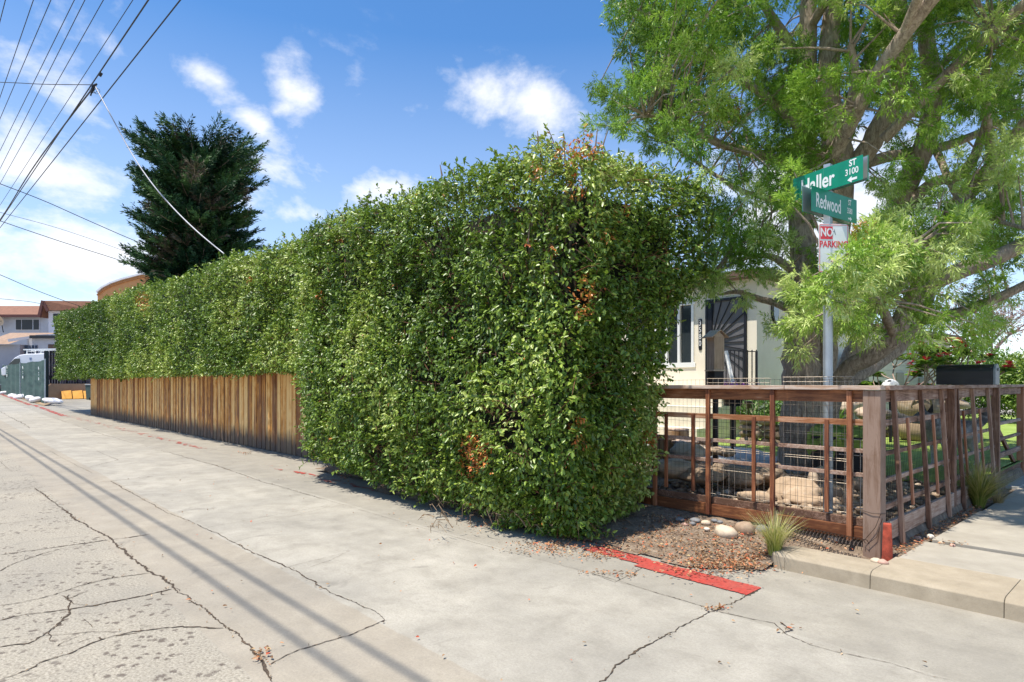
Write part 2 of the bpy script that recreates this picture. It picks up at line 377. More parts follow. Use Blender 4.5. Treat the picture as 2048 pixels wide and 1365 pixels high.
# --- road sheet (bends upward past the end of the wooden fence)
def grid(name, x0, x1, nx, y0, y1, ny, zf, mat, kind='structure'):
    xs = np.linspace(x0, x1, nx+1); ys = np.linspace(y0, y1, ny+1); XX, YY = np.meshgrid(xs, ys, indexing='ij')
    ZZ = zf(XX, YY); V = np.stack([XX.ravel(), YY.ravel(), ZZ.ravel()], 1)
    i = np.arange(nx)[:, None]*(ny+1)+np.arange(ny)[None, :]; i = i.ravel()
    F = np.stack([i, i+ny+1, i+ny+2, i+1], 1)
    o = link(name, np_mesh(name, V, F, mat, smooth=True)); tag(o, kind=kind); return o
g = grid('ground', -900, 900, 60, -900, 900, 60, lambda X, Y: -0.35 + 0*X + np.where(X < -100, .5, 0), M_FAR)

mb = MB()
xs = [14, 0, -20, -36, -45, -60, -80, -130]
for a, b in zip(xs[:-1], xs[1:]):
    ya = 5.3 if a > -36.5 else 14; yb = ya
    mb.poly([(b, -14, rz_(b)), (a, -14, rz_(a)), (a, 6.6 if a > -36 else 16, rz_(a)), (b, 6.6 if a > -36 else 16, rz_(b))], 0)
# cracks and joints, measured in the photograph, laid on the slab as jagged dirt-filled ribbons
Z3 = lambda L: [(x*.4287, y*.4286+780) for x, y in L]
cracks = [
    (Z3([(0, 470), (165, 458), (350, 440), (515, 427)]), .016), (Z3([(515, 427), (900, 385)]), .010), (Z3([(0, 772), (200, 745), (470, 705), (520, 700), (700, 675)]), .022),
    (Z3([(0, 848), (60, 815), (120, 795), (200, 765), (300, 740)]), .016), (Z3([(0, 1080), (110, 1055), (250, 1040), (430, 1010), (620, 970), (800, 930)]), .026),
    (Z3([(0, 1010), (120, 990), (250, 960), (380, 915), (480, 890), (700, 855)]), .016), (Z3([(0, 1200), (130, 1185), (200, 1150), (240, 1130), (320, 1050), (300, 960)]), .022),
    (Z3([(0, 1355), (130, 1310), (210, 1265), (330, 1230), (420, 1190), (500, 1160), (620, 1130), (850, 1105), (1040, 1115)]), .017), (Z3([(200, 1150), (330, 1140), (430, 1130), (560, 1130)]), .012),
    (Z3([(0, 628), (200, 605), (340, 590)]), .014), (Z3([(0, 682), (190, 655), (380, 635)]), .008), (Z3([(0, 868), (200, 860), (480, 850)]), .006),
    (Z3([(165, 458), (340, 590), (510, 700), (700, 840), (830, 935), (960, 1040), (1100, 1150), (1210, 1250), (1265, 1365)]), .024),
    (Z3([(515, 427), (750, 560), (960, 650), (1200, 770), (1330, 830), (1470, 905)]), .017), ([(630, 1168), (700, 1205), (740, 1222), (775, 1243)], .020),
    ([(540, 1330), (600, 1300), (700, 1270), (775, 1243)], .018), (Z3([(240, 278), (620, 235)]), .018), (Z3([(0, 207), (350, 185), (560, 160)]), .02),
    (Z3([(960, 645), (1200, 600), (1560, 535)]), .008), (Z3([(1190, 628), (1330, 600), (1540, 545)]), .006), (Z3([(1330, 830), (1500, 790), (1633, 755)]), .008),
    (Z3([(230, 285), (330, 340), (430, 390)]), .012), (Z3([(450, 285), (550, 328), (420, 360)]), .014), (Z3([(0, 335), (55, 380)]), .012), (Z3([(250, 130), (420, 190), (560, 232)]), .02),
    (Z3([(0, 110), (60, 135), (110, 160), (140, 180)]), .03),
    ([(238, 879), (311, 899), (428, 931), (525, 964), (600, 985), (648, 999)], .016), ([(648, 999), (800, 1044), (1000, 1100), (1180, 1146)], .006), ([(1180, 1146), (1240, 1163), (1330, 1192), (1430, 1222)], .012),
    ([(1515, 1182), (1470, 1202), (1430, 1222), (1370, 1252), (1300, 1292), (1240, 1330), (1190, 1365)], .024),
    ([(1430, 1222), (1500, 1238), (1550, 1247), (1570, 1268), (1620, 1290), (1680, 1306), (1720, 1315), (1780, 1328), (1850, 1352), (1900, 1362)], .012),
    ([(1180, 1146), (1230, 1166), (1262, 1150), (1290, 1132)], .008), ([(1560, 1245), (1590, 1262), (1565, 1268)], .02), ([(620, 1135), (660, 1122), (690, 1108)], .007),
    (Z3([(290, 960), (340, 1000), (430, 1010)]), .014), (Z3([(390, 1070), (430, 1110)]), .01), (Z3([(110, 795), (120, 770)]), .006),
    ([(440, 935), (520, 910), (560, 900)], .006), ([(990, 1000), (1100, 960)], .0), ([(200, 905), (330, 870)], .006), ([(100, 845), (230, 838)], .01), ([(20, 795), (90, 800), (180, 830)], .014)]
for pts, w in cracks:
    w *= 1.05 if w >= .016 else .8
    if w <= 0: continue
    W = [gnd(x, y) for x, y in pts]; dense = []
    for a, b in zip(W[:-1], W[1:]):
        n = max(2, int((b-a).length/.022)); dense += [a.lerp(b, i/n) for i in range(n)]
    dense.append(W[-1]); nrm = []
    for i, p in enumerate(dense):
        d = (dense[min(i+1, len(dense)-1)]-dense[max(i-1, 0)]); d.z = 0; d.normalize(); nrm.append(Vector((-d.y, d.x, 0)))
    wob = 0; wob2 = 0; L, R = [], []
    for i, p in enumerate(dense):
        wob = wob*.95+random.gauss(0, w*.20); wob2 = wob2*.97+random.gauss(0, .12); ww = max(w*.10, w*random.uniform(.25, 1.0)*(.75+.55*math.tanh(wob2)))
        if i in (0, len(dense)-1): ww *= .3
        c = p+nrm[i]*(wob+random.gauss(0, w*.12)); z = rz_(c.x)+.004
        L.append(Vector((c.x, c.y, z))+nrm[i]*ww*.5); R.append(Vector((c.x, c.y, z))-nrm[i]*ww*.5)
    vs = L+R; n = len(L); mb.add(vs, [(n+i, n+i+1, i+1, i) for i in range(n-1)], 1)
    # hairline side branches in the old lane
    if w >= .012:
        for i in range(0, n-1):
            c = dense[i]
            if c.y > 1.35 or c.x < -14 or random.random() > .022: continue
            a_ = random.uniform(0, 2*PI); q = Vector((c.x, c.y, .004)); P_ = [q]
            for _ in range(random.randint(5, 20)):
                a_ += random.gauss(0, .45); q = q+Vector((math.cos(a_), math.sin(a_), 0))*.028; P_.append(q)
            Lb, Rb = [], []
            for j, q in enumerate(P_):
                w2 = .0045*(1-j/len(P_))+.0008; nn = Vector((-math.sin(a_), math.cos(a_), 0)); Lb.append(q+nn*w2); Rb.append(q-nn*w2)
            m2 = len(P_); mb.add(Lb+Rb, [(m2+j, m2+j+1, j+1, j) for j in range(m2-1)], 1)
road = mb.build('road', [M_ROAD, M_CRACK], fixn=False); tag(road, kind='structure')
# flip check is unnecessary: concrete is double sided

# red paint strip along the gutter edge
mb = MB()
def redseg(x0, x1, y0, y1, r, n=40):
    a = [(x0+(x1-x0)*i/n) for i in range(n+1)]
    lo_ = [(x, y0+random.uniform(-.004, .004)+.004*math.sin(x*31+y0), rz_(x)+.008) for x in a]; hi_ = [(x, y1+random.uniform(-.004, .004)+.006*math.sin(x*23+y1), rz_(x)+.008) for x in a]
    vs = lo_+hi_; m = n+1; mb.add(vs, [(i, i+1, m+i+1, m+i) for i in range(n)], 0, r)
redseg(-2.24, -3.25, 4.42, 4.66, .385, 70); redseg(-3.25, -3.9, 4.50, 4.69, .45, 50); redseg(-8, -11.5, 4.6, 4.8, .55); redseg(-11.5, -16, 4.62, 4.84, .62); redseg(-16, -20, 4.66, 4.86, .54); redseg(-20, -36, 4.6, 4.9, .56); redseg(-36, -48, 4.5, 4.75, .50); redseg(-48, -90, 4.35, 4.6, .49)
rp = mb.build('kerb_paint', M_RED, fixn=False); tag(rp, kind='structure')

# dirt bed: under the hedge, in front of and behind the picket fence
def edge_y(x): return np.where(np.asarray(x) < -2.9, 4.74, 4.74+(np.asarray(x)+2.9)*.78)
def bed_z(x, y): return .012+float(np.clip((y-float(edge_y(x)))/1.2, 0, 1))*.165
def dirt_z(X, Y):
    P = np.stack([X.ravel(), Y.ravel(), 0*X.ravel()], 1); n = (vnoise(P, 6.)-.5)*.03+(vnoise(P, 22., 3)-.5)*.015
    n = n.reshape(X.shape)
    front = np.clip((Y-edge_y(X))/1.2, 0, 1)*.165+.012
    z = np.where(Y < 6.0, front, .18+np.clip((Y-6.0)/2.5, 0, 1)*.10) + n*np.clip((Y-edge_y(X)+.04)*5, .1, 1)
    z = np.where((X > -1.78), np.minimum(z, .128), z)
    z = np.where((X > -2.50) & (Y < 5.62), np.minimum(z, .112), z)
    return z
bed = grid('dirt_bed', -10.6, -1.64, 180, 4.70, 12.2, 120, dirt_z, M_DIRT)
# trim the part of the bed that would lie on the open street in front of the kerb's round end
import bmesh
bm = bmesh.new(); bm.from_mesh(bed.data)
kill = []
for f in bm.faces:
    c = f.calc_center_median()
    ey = float(edge_y(c.x))-.02
    if c.x > -2.42 and c.y < 5.32: kill.append(f)
    elif c.y < ey+.03*math.sin(c.x*9): kill.append(f)
    elif c.x < -8.3 and c.y < 5.0: kill.append(f)
bmesh.ops.delete(bm, geom=kill, context='FACES'); bm.to_mesh(bed.data); bm.free()

# lawn behind
lawn = grid('lawn', -12, -1.80, 60, 9.3, 30, 60, lambda X, Y: .30+np.clip((Y-9.3)/1.2, 0, 1)*.06+0*X, M_LAWN)

# kerb with rounded end, pavement slabs
mb = MB()
def kerb_seg(x0, x1, round_end=False, gap=.003):
    yb = 5.60 if round_end else 5.855
    out = [(5.25, -.05), (5.26, .105), (5.285, .128), (5.32, .135), (yb, .135), (yb, -.05)]
    if not round_end: mb.prism(out, 'X', x0, x1-gap)
    else:
        mb.prism(out, 'X', x0, x1-gap)
        # rounded nose
        rings = []
        for j in range(7):
            a = j/6*PI/2; inset = .12*(1-math.cos(a)); xx = x0-.16*math.sin(a)
            rings.append([(xx, y+ (inset if y < 5.45 else -inset), min(z, .135-inset*.25) if z > 0 else z) for y, z in out])
        vs = [p for r_ in rings for p in r_]; n = len(out)
        fs = [(i*n+j, i*n+(j+1) % n, (i+1)*n+(j+1) % n, (i+1)*n+j) for i in range(6) for j in range(n)]+[tuple(6*n+j for j in range(n))]
        mb.add(vs, fs, 0, None, False)
kerb_seg(-2.33, -1.675, True); kerb_seg(-1.675, -.86); kerb_seg(-.86, .6); kerb_seg(.6, 2.4)
kb = mb.build('kerb', M_KERB, bevel=.005); tag(kb, kind='structure')
mb = MB()
def slab(x0, x1, y0, y1, z, tilt=0):
    vs = [(x0, y0, -.1), (x1, y0, -.1), (x1, y1, -.1), (x0, y1, -.1), (x0, y0, z), (x1, y0, z), (x1, y1, z+tilt), (x0, y1, z+tilt)]
    mb.add(vs, [(0, 3, 2, 1), (4, 5, 6, 7), (0, 1, 5, 4), (1, 2, 6, 5), (2, 3, 7, 6), (3, 0, 4, 7)])
slab(-1.655, 2.4, 5.86, 6.62, .134); slab(-1.62, 2.4, 6.68, 8.55, .150, .0); slab(-1.60, 2.4, 8.57, 10.4, .148, .01)
slab(-1.62, 2.4, 10.42, 12.3, .150); slab(-1.62, 2.4, 12.32, 14.4, .155); slab(-1.62, 2.4, 14.42, 40, .155)
pvm = mb.build('pavement', M_PAVE, bevel=.006); tag(pvm, kind='structure')
mb = MB(); mb.bb(-2.1, -1.6, 10.75, 12.1, .0, .17); gp = mb.build('gate_path', mat_simple('path_concrete', (.33, .32, .30), .9), bevel=.006); tag(gp, kind='structure')
mb = MB(); mb.bb(-1.99, -1.625, 12.15, 30, -.2, .132); ds_ = mb.build('dirt_strip', M_DIRT); tag(ds_, kind='structure')

# ================================================================== WOODEN ALLEY FENCE
kk, col, M_PICK = mat_wood('picket_wood', (.20, .065, .010), (.60, .255, .040), (.82, .52, .20), 'Z', .75, 7, bump=.6, rw=.34)
# grey-black mildew band that climbs from the foot of the boards
g = kk.n('ShaderNodeNewGeometry'); s_ = kk.n('ShaderNodeSeparateXYZ'); kk.l(g.outputs['Position'], s_.inputs[0])
nn = kk.noise(kk.pos((3, 3, .6)), 3.2, 5, .7); r = kk.attr('rnd')
hgt = kk.math('SUBTRACT', s_.outputs[2], kk.math('ADD', kk.math('MULTIPLY', nn, .55), kk.math('MULTIPLY', r, .16)))
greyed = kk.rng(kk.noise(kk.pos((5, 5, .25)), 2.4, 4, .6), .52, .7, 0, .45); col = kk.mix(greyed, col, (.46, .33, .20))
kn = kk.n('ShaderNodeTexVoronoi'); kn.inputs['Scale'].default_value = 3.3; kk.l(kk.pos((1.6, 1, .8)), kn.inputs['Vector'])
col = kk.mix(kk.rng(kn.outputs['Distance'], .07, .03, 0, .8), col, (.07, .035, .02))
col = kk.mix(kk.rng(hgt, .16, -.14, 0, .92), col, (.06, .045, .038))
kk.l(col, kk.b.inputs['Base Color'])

wf = thing('wooden_fence', 'long brown board fence under the overhanging hedge, darkened at its foot', 'fence', (-36.6, 5.75, 0))
mb = MB(); x = -36.62; i = 0
while x < -9.6:
    w = random.choice([.10, .138, .14, .142, .15]); z1 = 1.83+random.uniform(-.018, .018)+(.03 if x < -34 else 0)
    out = (i % 2)*.012+random.uniform(0, .006); lean = random.uniform(-.006, .006); r = random.random()
    y0 = 5.75-out; mb.add([(x, y0, .012), (x+w, y0+.002, .012), (x+w, y0+.02, .012), (x, y0+.018, .012), (x+lean, y0, z1), (x+w+lean, y0+.002, z1-.004), (x+w+lean, y0+.02, z1-.004), (x+lean, y0+.018, z1)],
           [(0, 3, 2, 1), (4, 5, 6, 7), (0, 1, 5, 4), (1, 2, 6, 5), (2, 3, 7, 6), (3, 0, 4, 7)], 0, r)
    x += w+random.uniform(.002, .007)*(1 if random.random() < .9 else 3); i += 1
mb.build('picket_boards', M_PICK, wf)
mb = MB()
for z in (.35, 1.55): mb.bb(-36.6, -9.6, 5.79, 5.83, z, z+.09)
mb.build('rail', M_PICK, wf)
for xx in np.arange(-36.55, -9.6, 2.44):
    mb = MB(); mb.bb(xx-.045, xx+.045, 5.835, 5.925, 0, 1.85); mb.build('post', M_PICK, wf)

# ================================================================== REDWOOD GARDEN FENCE
_, _, M_RW = mat_wood('redwood', (.12, .036, .010), (.30, .115, .04), (.50, .30, .19), 'X', .62, 16)
_, _, M_RWZ = mat_wood('redwood_upright', (.13, .036, .014), (.31, .115, .045), (.44, .20, .11), 'Z', .62, 16)
_, _, M_WEA = mat_wood('weathered_redwood', (.10, .048, .026), (.27, .16, .11), (.46, .35, .28), 'Y', .8, 16)
_, _, M_WEAZ = mat_wood('weathered_upright', (.10, .045, .024), (.25, .135, .085), (.41, .27, .19), 'Z', .8, 16)
_, _, M_CAP = mat_wood('weathered_cap', (.22, .10, .05), (.42, .27, .18), (.60, .50, .42), 'X', .8, 15)
_, _, M_POST = mat_wood('corner_post_wood', (.075, .036, .02), (.17, .095, .058), (.28, .19, .14), 'Z', .85, 12)
M_WIRE = mat_simple('rusty_wire', (.055, .04, .032), .5, .7, bump=0)
M_WIREP = mat_simple('pale_wire', (.55, .46, .36), .45, .3, .3, 30, 0)
M_WIREW = mat_simple('galvanised_wire', (.62, .62, .60), .4, .5, .15, 30, 0)

ff = thing('garden_fence', 'reddish brown wood and wire fence facing the alley, between hedge and corner post', 'fence', (-3.1, 6.0, .2))
YF = 5.95
def part(mb, name, mat, par, bevel=.003, label=None, **kw):
    o = mb.build(name, mat, par, bevel=bevel, **kw)
    if label: o['label'] = label
    return o
XL, XR = -4.75, -1.95
mb = MB(); mb.bb(XL, -2.62, YF-.055, YF+.085, 1.507, 1.545); part(mb, 'cap_board', M_CAP, ff)
mb = MB(); mb.bb(-2.615, -1.80, YF-.055, YF+.085, 1.508, 1.546); part(mb, 'cap_board', M_CAP, ff)
mb = MB(); mb.bb(XL, XR+.005, YF, YF+.035, 1.40, 1.506); part(mb, 'top_rail', M_RW, ff)
mb = MB(); mb.bb(XL, XR+.005, YF+.025, YF+.06, 1.195, 1.248); part(mb, 'rail', M_RW, ff)
for z in (.955, .745):
    mb = MB(); mb.bb(XL, XR+.005, YF+.028, YF+.055, z, z+.036); part(mb, 'rail', M_WEA, ff)
mb = MB(); mb.bb(XL, XR+.005, YF+.005, YF+.042, .198, .312); part(mb, 'bottom_board', M_RW, ff)
mb = MB(); mb.bb(XL, XR+.005, YF+.035, YF+.072, .315, .382); part(mb, 'bottom_board', M_WEA, ff)
for px in (1310, 1416, 1545, 1699):
    xx = x_on(px, YF-.02); mb = MB(); mb.bb(xx-.021, xx+.021, YF-.036, YF-.002, .205 if px < 1600 else .185, 1.500); part(mb, 'batten', M_RWZ, ff)
for px in (1333, 1387, 1508, 1654):
    xx = x_on(px, YF+.02); mb = MB(); mb.bb(xx-.018, xx+.018, YF+.003, YF+.026, .40 if px > 1400 else .42, 1.238); part(mb, 'short_batten', M_RWZ, ff)
mb = MB()
for xx in np.arange(-4.7, -1.96, .0508):
    j = random.uniform(-.004, .004); mb.tube([(xx, YF+.082, .20), (xx+j, YF+.084, .9), (xx, YF+.082, 1.605)], .0014, 3, caps=False)
for z in [.22, .27, .33, .41, .50, .60, .70, .80, .92, 1.04, 1.16, 1.30, 1.44, 1.60]:
    mb.tube([(x_, YF+.086, z+random.uniform(-.006, .006)) for x_ in np.linspace(-4.7, -1.96, 9)], .0014, 3, caps=False)
part(mb, 'wire_mesh', M_WIRE, ff, 0)
# two crate panels wired to the inside
for (px0, px1, z0, z1, lab, sp_) in ((1414, 1540, .30, 1.615, 'pale wire crate panel tied inside the fence below the bird box', .062), (1566, 1705, .30, 1.625, 'pale wire crate panel tied inside the fence, before the tree trunk', .066)):
    a, b = x_on(px0, YF+.13), x_on(px1, YF+.13); p = thing('wire_panel', lab, 'wire panel', ((a+b)/2, YF+.13, z0), 0, 'pale wire crate panels on the fence')
    mb = MB()
    for xx in np.linspace(a, b, int((b-a)/sp_)+1): mb.tube([(xx, YF+.13, z0), (xx+.004, YF+.135, z1)], .0019, 4)
    part(mb, 'upright_wires', M_WIREP, p, 0)
    mb = MB()
    for z in (z0, z0+.10, z0+.36, z0+.385, .86, .88, 1.09, 1.11, 1.36, z1-.045, z1): mb.tube([(a, YF+.127, z), (b, YF+.127, z)], .0023, 4)
    part(mb, 'cross_wires', M_WIREP, p, 0)
p = thing('wire_panel', 'silvery wire crate panel tied inside the fence next to the corner post', 'wire panel', (-2.02, YF+.14, .28), 0, 'pale wire crate panels on the fence'); mb = MB()
for xx in np.linspace(-2.14, -1.9, 5): mb.tube([(xx, YF+.14, .28), (xx, YF+.14, 1.06)], .0028, 4)
part(mb, 'upright_wires', M_WIREW, p, 0); mb = MB()
for z in (.28, .45, .74, .76, .92, 1.06): mb.tube([(-2.2, YF+.137, z), (-1.9, YF+.137, z)], .0026, 4)
part(mb, 'cross_wires', M_WIREW, p, 0)

cp = thing('corner_post', 'thick grey brown square post where the two wood and wire fences meet', 'fence post', (-1.875, 5.985, .04))
mb = MB(); mb.bb(-1.945, -1.805, 5.915, 6.055, .03, 1.504); part(mb, 'post', M_POST, cp, .006)
mb = MB(); mb.tube([(-1.80, 5.90, .46), (-1.84, 5.897, .34), (-1.93, 5.895, .21), (-1.90, 5.895, .19), (-1.83, 5.90, .26), (-1.795, 5.93, .42)], .0022, 6); part(mb, 'wire_loop', M_WIRE, cp, 0)
mb = MB(); mb.tube([(-1.96, 5.91, .47), (-1.87, 5.905, .455), (-1.80, 5.905, .46), (-1.795, 6.0, .45)], .0025, 6); part(mb, 'wire_tie', M_WIRE, cp, 0)

# fence along the pavement, leaning inwards
SF = thing('pavement_fence', 'weathered wood and wire fence along the pavement, black mailbox on its cap', 'fence', (-1.8, 8, .15))
Z0, Z1 = .22, 1.50
def xs(z): return -1.875+.075*(1.5-z)/1.3
def lean_bar(y, w, t, z0, z1, dx=0):
    mb = MB(); a, b = xs(z0)+dx, xs(z1)+dx
    mb.add([(a, y-w/2, z0), (a+t, y-w/2, z0), (a+t, y+w/2, z0), (a, y+w/2, z0), (b, y-w/2, z1), (b+t, y-w/2, z1), (b+t, y+w/2, z1), (b, y+w/2, z1)],
           [(0, 3, 2, 1), (4, 5, 6, 7), (0, 1, 5, 4), (1, 2, 6, 5), (2, 3, 7, 6), (3, 0, 4, 7)]); return mb
Y1, Y2, Y3 = y_on(1905, -1.8), y_on(1994, -1.8), y_on(2048, -1.8)
for (a, b) in ((6.06, Y1), (Y1+.004, Y2), (Y2+.004, 13.4)):
    mb = MB(); mb.bb(-1.935, -1.775, a, b, 1.506, 1.545); part(mb, 'cap_board', M_WEA, SF)
secs = [(6.06, Y1-.05), (Y1+.05, Y2-.05)]
for (a, b) in secs:
    mb = MB(); mb.bb(xs(1.45), xs(1.45)+.035, a, b, 1.40, 1.503); part(mb, 'top_rail', M_WEA, SF)
    for z0, h in ((1.19, .055), (.93, .038), (.70, .038), (.47, .05)):
        mb = MB(); mb.bb(xs(z0)-.02, xs(z0)+.012, a, b, z0, z0+h); part(mb, 'rail', M_WEA, SF)
    mb = MB(); mb.bb(xs(.3)-.002, xs(.3)+.033, a, b, Z0, .375); part(mb, 'bottom_board', M_WEA, SF)
    mb = MB()
    for y in np.arange(a+.03, b, .0508): mb.tube([(xs(.25)-.03, y, .24), (xs(1.45)-.03, y, 1.43)], .0014, 3, caps=False)
    for z in (.26, .31, .37, .42, .52, .62, .72, .82, .94, 1.06, 1.18, 1.30, 1.38): mb.tube([(xs(z)-.033, a, z), (xs(z)-.033, b, z)], .0014, 3, caps=False)
    part(mb, 'wire_mesh', M_WIRE, SF, 0)
for px in (1794, 1848, 1889, 1919, 1950, 1981):
    y = y_on(px, -1.79); part(lean_bar(y, .045, .036, .16, 1.50, .037), 'batten', M_WEAZ, SF)
for px in (1826, 1876, 1936, 1968):
    y = y_on(px, -1.79); part(lean_bar(y, .036, .022, .43, 1.24, .014), 'short_batten', M_RWZ, SF)
for y, w in ((Y1, .09), (Y2, .09)):
    mb = MB(); mb.bb(-1.86, -1.77, y-w/2, y+w/2, .05, 1.504); part(mb, 'post', M_WEAZ, SF)
# gate bay between the last two posts
GT = thing('garden_gate', 'narrow wooden gate with plain rails and a diagonal brace, at the fence end', 'gate', (-1.83, (Y2+Y3)/2, .15))
for z, h in ((1.40, .10), (1.14, .0), (.98, .04), (.76, .04), (.52, .07), (.24, .12)):
    if h: mb = MB(); mb.bb(-1.87, -1.83, Y2+.05, Y3-.05, z, z+h); part(mb, 'rail', M_WEA, GT)
mb = MB(); mb.bar((-1.885, Y2+.1, 1.12), (-1.885, Y3-.15, .30), .035, .07); part(mb, 'brace', M_RWZ, GT)
mb = MB(); mb.bb(-1.89, -1.80, Y3-.02, Y3+.10, .05, 1.504); part(mb, 'post', M_RWZ, GT)
mb = MB(); mb.bb(-1.89, -1.80, Y3+.16, Y3+.26, .05, 1.504); part(mb, 'post', M_WEAZ, GT)
# fence continuing beyond the gate, higher rails seen over the cap
TF = thing('garden_fence', 'far piece of wooden fence beyond the gate in front of the green bush', 'fence', (-1.9, 14.5, .15), 0)
mb = MB(); mb.bb(-1.95, -1.80, 13.6, 19.5, 1.665, 1.70); part(mb, 'cap_board', M_WEA, TF)
mb = MB(); mb.bb(-1.90, -1.86, 13.6, 19.5, 1.56, 1.662); part(mb, 'top_rail', M_WEA, TF)
for y in np.arange(13.65, 19.5, .6):
    mb = MB(); mb.bb(-1.89, -1.84, y, y+.06, .1, 1.60); part(mb, 'batten', M_WEAZ, TF)

# red painted block by the corner post
M_REDW = mat_simple('red_painted_wood', (.36, .06, .03), .85, 0, .6, 16, .5)
rb = thing('wood_block', 'short red painted wooden block standing against the corner post', 'wood block', (-1.74, 5.90, .06))
mb = MB(); mb.box((-1.745, 5.885, .225), (.085, .085, .335), .3, 0, None, None, .72); part(mb, 'block', M_REDW, rb, .006)
# rolled rusty netting
nr = thing('netting_roll', 'flattened roll of rusty wire netting lying along the kerb below the fence', 'netting roll', (-2.3, 5.9, .12))
mb = MB()
for a in np.arange(0, 1, .045):
    for sgn in (1, -1):
        pts = []
        for t in np.linspace(0, 1, 7):
            ang = t*PI*1.5; xx = -2.62+a*.72+sgn*t*.07; yy = 5.83-.045*a*2-.075*math.cos(ang)+(1-a)*.02; zz = .145+.05*math.sin(ang)+.01
            pts.append((xx, yy-.0, zz+.055))
        mb.tube(pts, .003, 3, caps=False)
part(mb, 'netting', M_WIRE, nr, 0)

# ================================================================== MAILBOX
k = NT('black_mailbox_plastic'); pv = k.pos((1, 1, 6)); M_BLK = k.out(k.ramp(k.noise(pv, 5, 5, .6), [(.3, (.006, .006, .008)), (.7, (.016, .017, .02))]), .5)
M_GREY = mat_simple('mailbox_end', (.16, .19, .20), .5)
MY = 8.52
mbx = thing('mailbox', 'long black mailbox with a rounded top sitting across the fence cap', 'mailbox', (-1.73, MY, 1.547))
out = [(-.10, 0), (.10, 0), (.10, .14)] + [(.10*math.cos(a), .14+.085*math.sin(a)) for a in np.linspace(.15, PI-.15, 9)] + [(-.10, .14)]
mb = MB(); mb.prism([(MY+u, 1.5475+v) for u, v in out], 'X', -2.0, -1.478); part(mb, 'box', M_BLK, mbx, .006)
mb = MB(); mb.prism([(MY+u*1.03, 1.5485+v*1.02) for u, v in out], 'X', -1.476, -1.452); part(mb, 'door', M_GREY, mbx, .004)
mb = MB(); mb.bb(-1.45, -1.435, MY-.02, MY+.02, 1.70, 1.73); part(mb, 'door_catch', M_GREY, mbx, .003)
mb = MB()
for z in (1.58, 1.63, 1.66): mb.bb(-1.99, -1.49, MY-.1035, MY-.1005, z, z+.006)
part(mb, 'side_ridges', M_BLK, mbx, 0)

# ================================================================== STREET SIGN
M_GALV = mat_simple('galvanised_steel', (.36, .40, .43), .45, .55, .15, 6)
k = NT('sign_green'); pv = k.pos(); M_SG = k.out(k.ramp(k.noise(pv, 6, 5, .6), [(.3, (.0, .19, .105)), (.7, (.005, .26, .15))]), .35)
M_SW = mat_simple('sign_white', (.78, .80, .78), .5, 0, .05, 10, 0); M_SR = mat_simple('sign_red', (.72, .05, .06), .45, 0, .1, 10, 0); M_SB = mat_simple('sign_black', (.03, .03, .03), .5, 0, .1, 10, 0)
M_SBACK = mat_simple('sign_back_aluminium', (.42, .42, .43), .4, .6, .1, 5, 0)
SP = at(1656, 900, 5.98); sx0, sy0 = SP.x, SP.y
ss = thing('street_sign', 'grey steel post behind the fence carrying green street name signs and a no parking sign', 'street sign', (sx0, sy0, .2))
mb = MB(); mb.tube([(0, 0, 0), (0, 0, 3.0-.2)], .043, 16); mb.build('pole', M_GALV, ss, False)
mb = MB(); mb.bb(-.03, .03, -.03, .03, 2.80, 3.44); mb.build('pole_extension', M_GALV, ss, False)
def rot_dir(theta_deg):  # angle to the right of the camera's viewing direction -> plate rotation about Z so local +X runs along it
    a = math.radians(theta_deg); d = LOOK*math.cos(a)+RIGHT*math.sin(a); return math.atan2(d.y, d.x)
def plate(theta, xl, xr, zc, h, front_off, back_off, body, sub1, sub2, arrow, skew_back=.0):
    rz = rot_dir(theta)
    for nm, off, lab in (('name_plate', front_off, None), ('name_plate_back', back_off, None)):
        e = bpy.data.objects.new(nm, None); 
    mbp = MB(); mbp.bb(xl, xr, front_off-.0015, front_off+.0015, -h/2, h/2)
    f = mbp.build('name_plate', M_SG, ss, False, bevel=.001); f.location = (0, 0, zc-.2); f.rotation_euler = (0, 0, rz)
    mbp = MB(); mbp.bb(xl-skew_back, xr, back_off-.0015, back_off+.0015, -h/2+.005, h/2+.005)
    bk = mbp.build('name_plate', [M_SG], ss, False, bevel=.001); bk.location = (0, 0, zc-.2); bk.rotation_euler = (0, 0, rz)
    mbp = MB(); mbp.bb(xl-skew_back+.006, xr-.006, back_off-.004, back_off-.002, -h/2+.01, h/2)
    mbp.build('plate_lining', M_SBACK, bk, False)
    s = -1 if front_off < back_off else 1
    return f, rz, s
# Redwood plate: seen from the alley, runs away to the right
def signtext(f, off, body, size, x, z, sx, mat=M_SW, bold=.0, rx=PI/2, ext=.0004):
    o = text(body, size, (x, off-.003, z), (rx, 0, 0), mat, f, 'lettering', ext, sx, 'CENTER', bold); return o
f, rz, s = plate(54.7, -.355, .47, 3.255, .235, -.036, .036, '', '', '', False, .03)
signtext(f, -.036, 'Redwood', .185, -.06, -.008, .62, bold=.003); signtext(f, -.036, 'ST', .075, .33, .066, .7, bold=.001); signtext(f, -.036, '3580', .075, .33, -.015, .66, bold=.001)
def arrow(f, x, z, sgn, s, off):
    mb = MB(); out = [(-1, -.28), (.1, -.28), (.1, -.75), (1, 0), (.1, .75), (.1, .28), (-1, .28)]
    mb.prism([(x+u*s*sgn, z+v*s*.8) for u, v in out], 'Y', off-.0035, off-.002); o = mb.build('arrow', M_SW, f, False); return o
arrow(f, .335, -.088, 1, .035, -.036)
f2, rz2, s2 = plate(-25+180, -.37, .385, 3.495, .222, -.036, .036, '', '', '', False, 0)
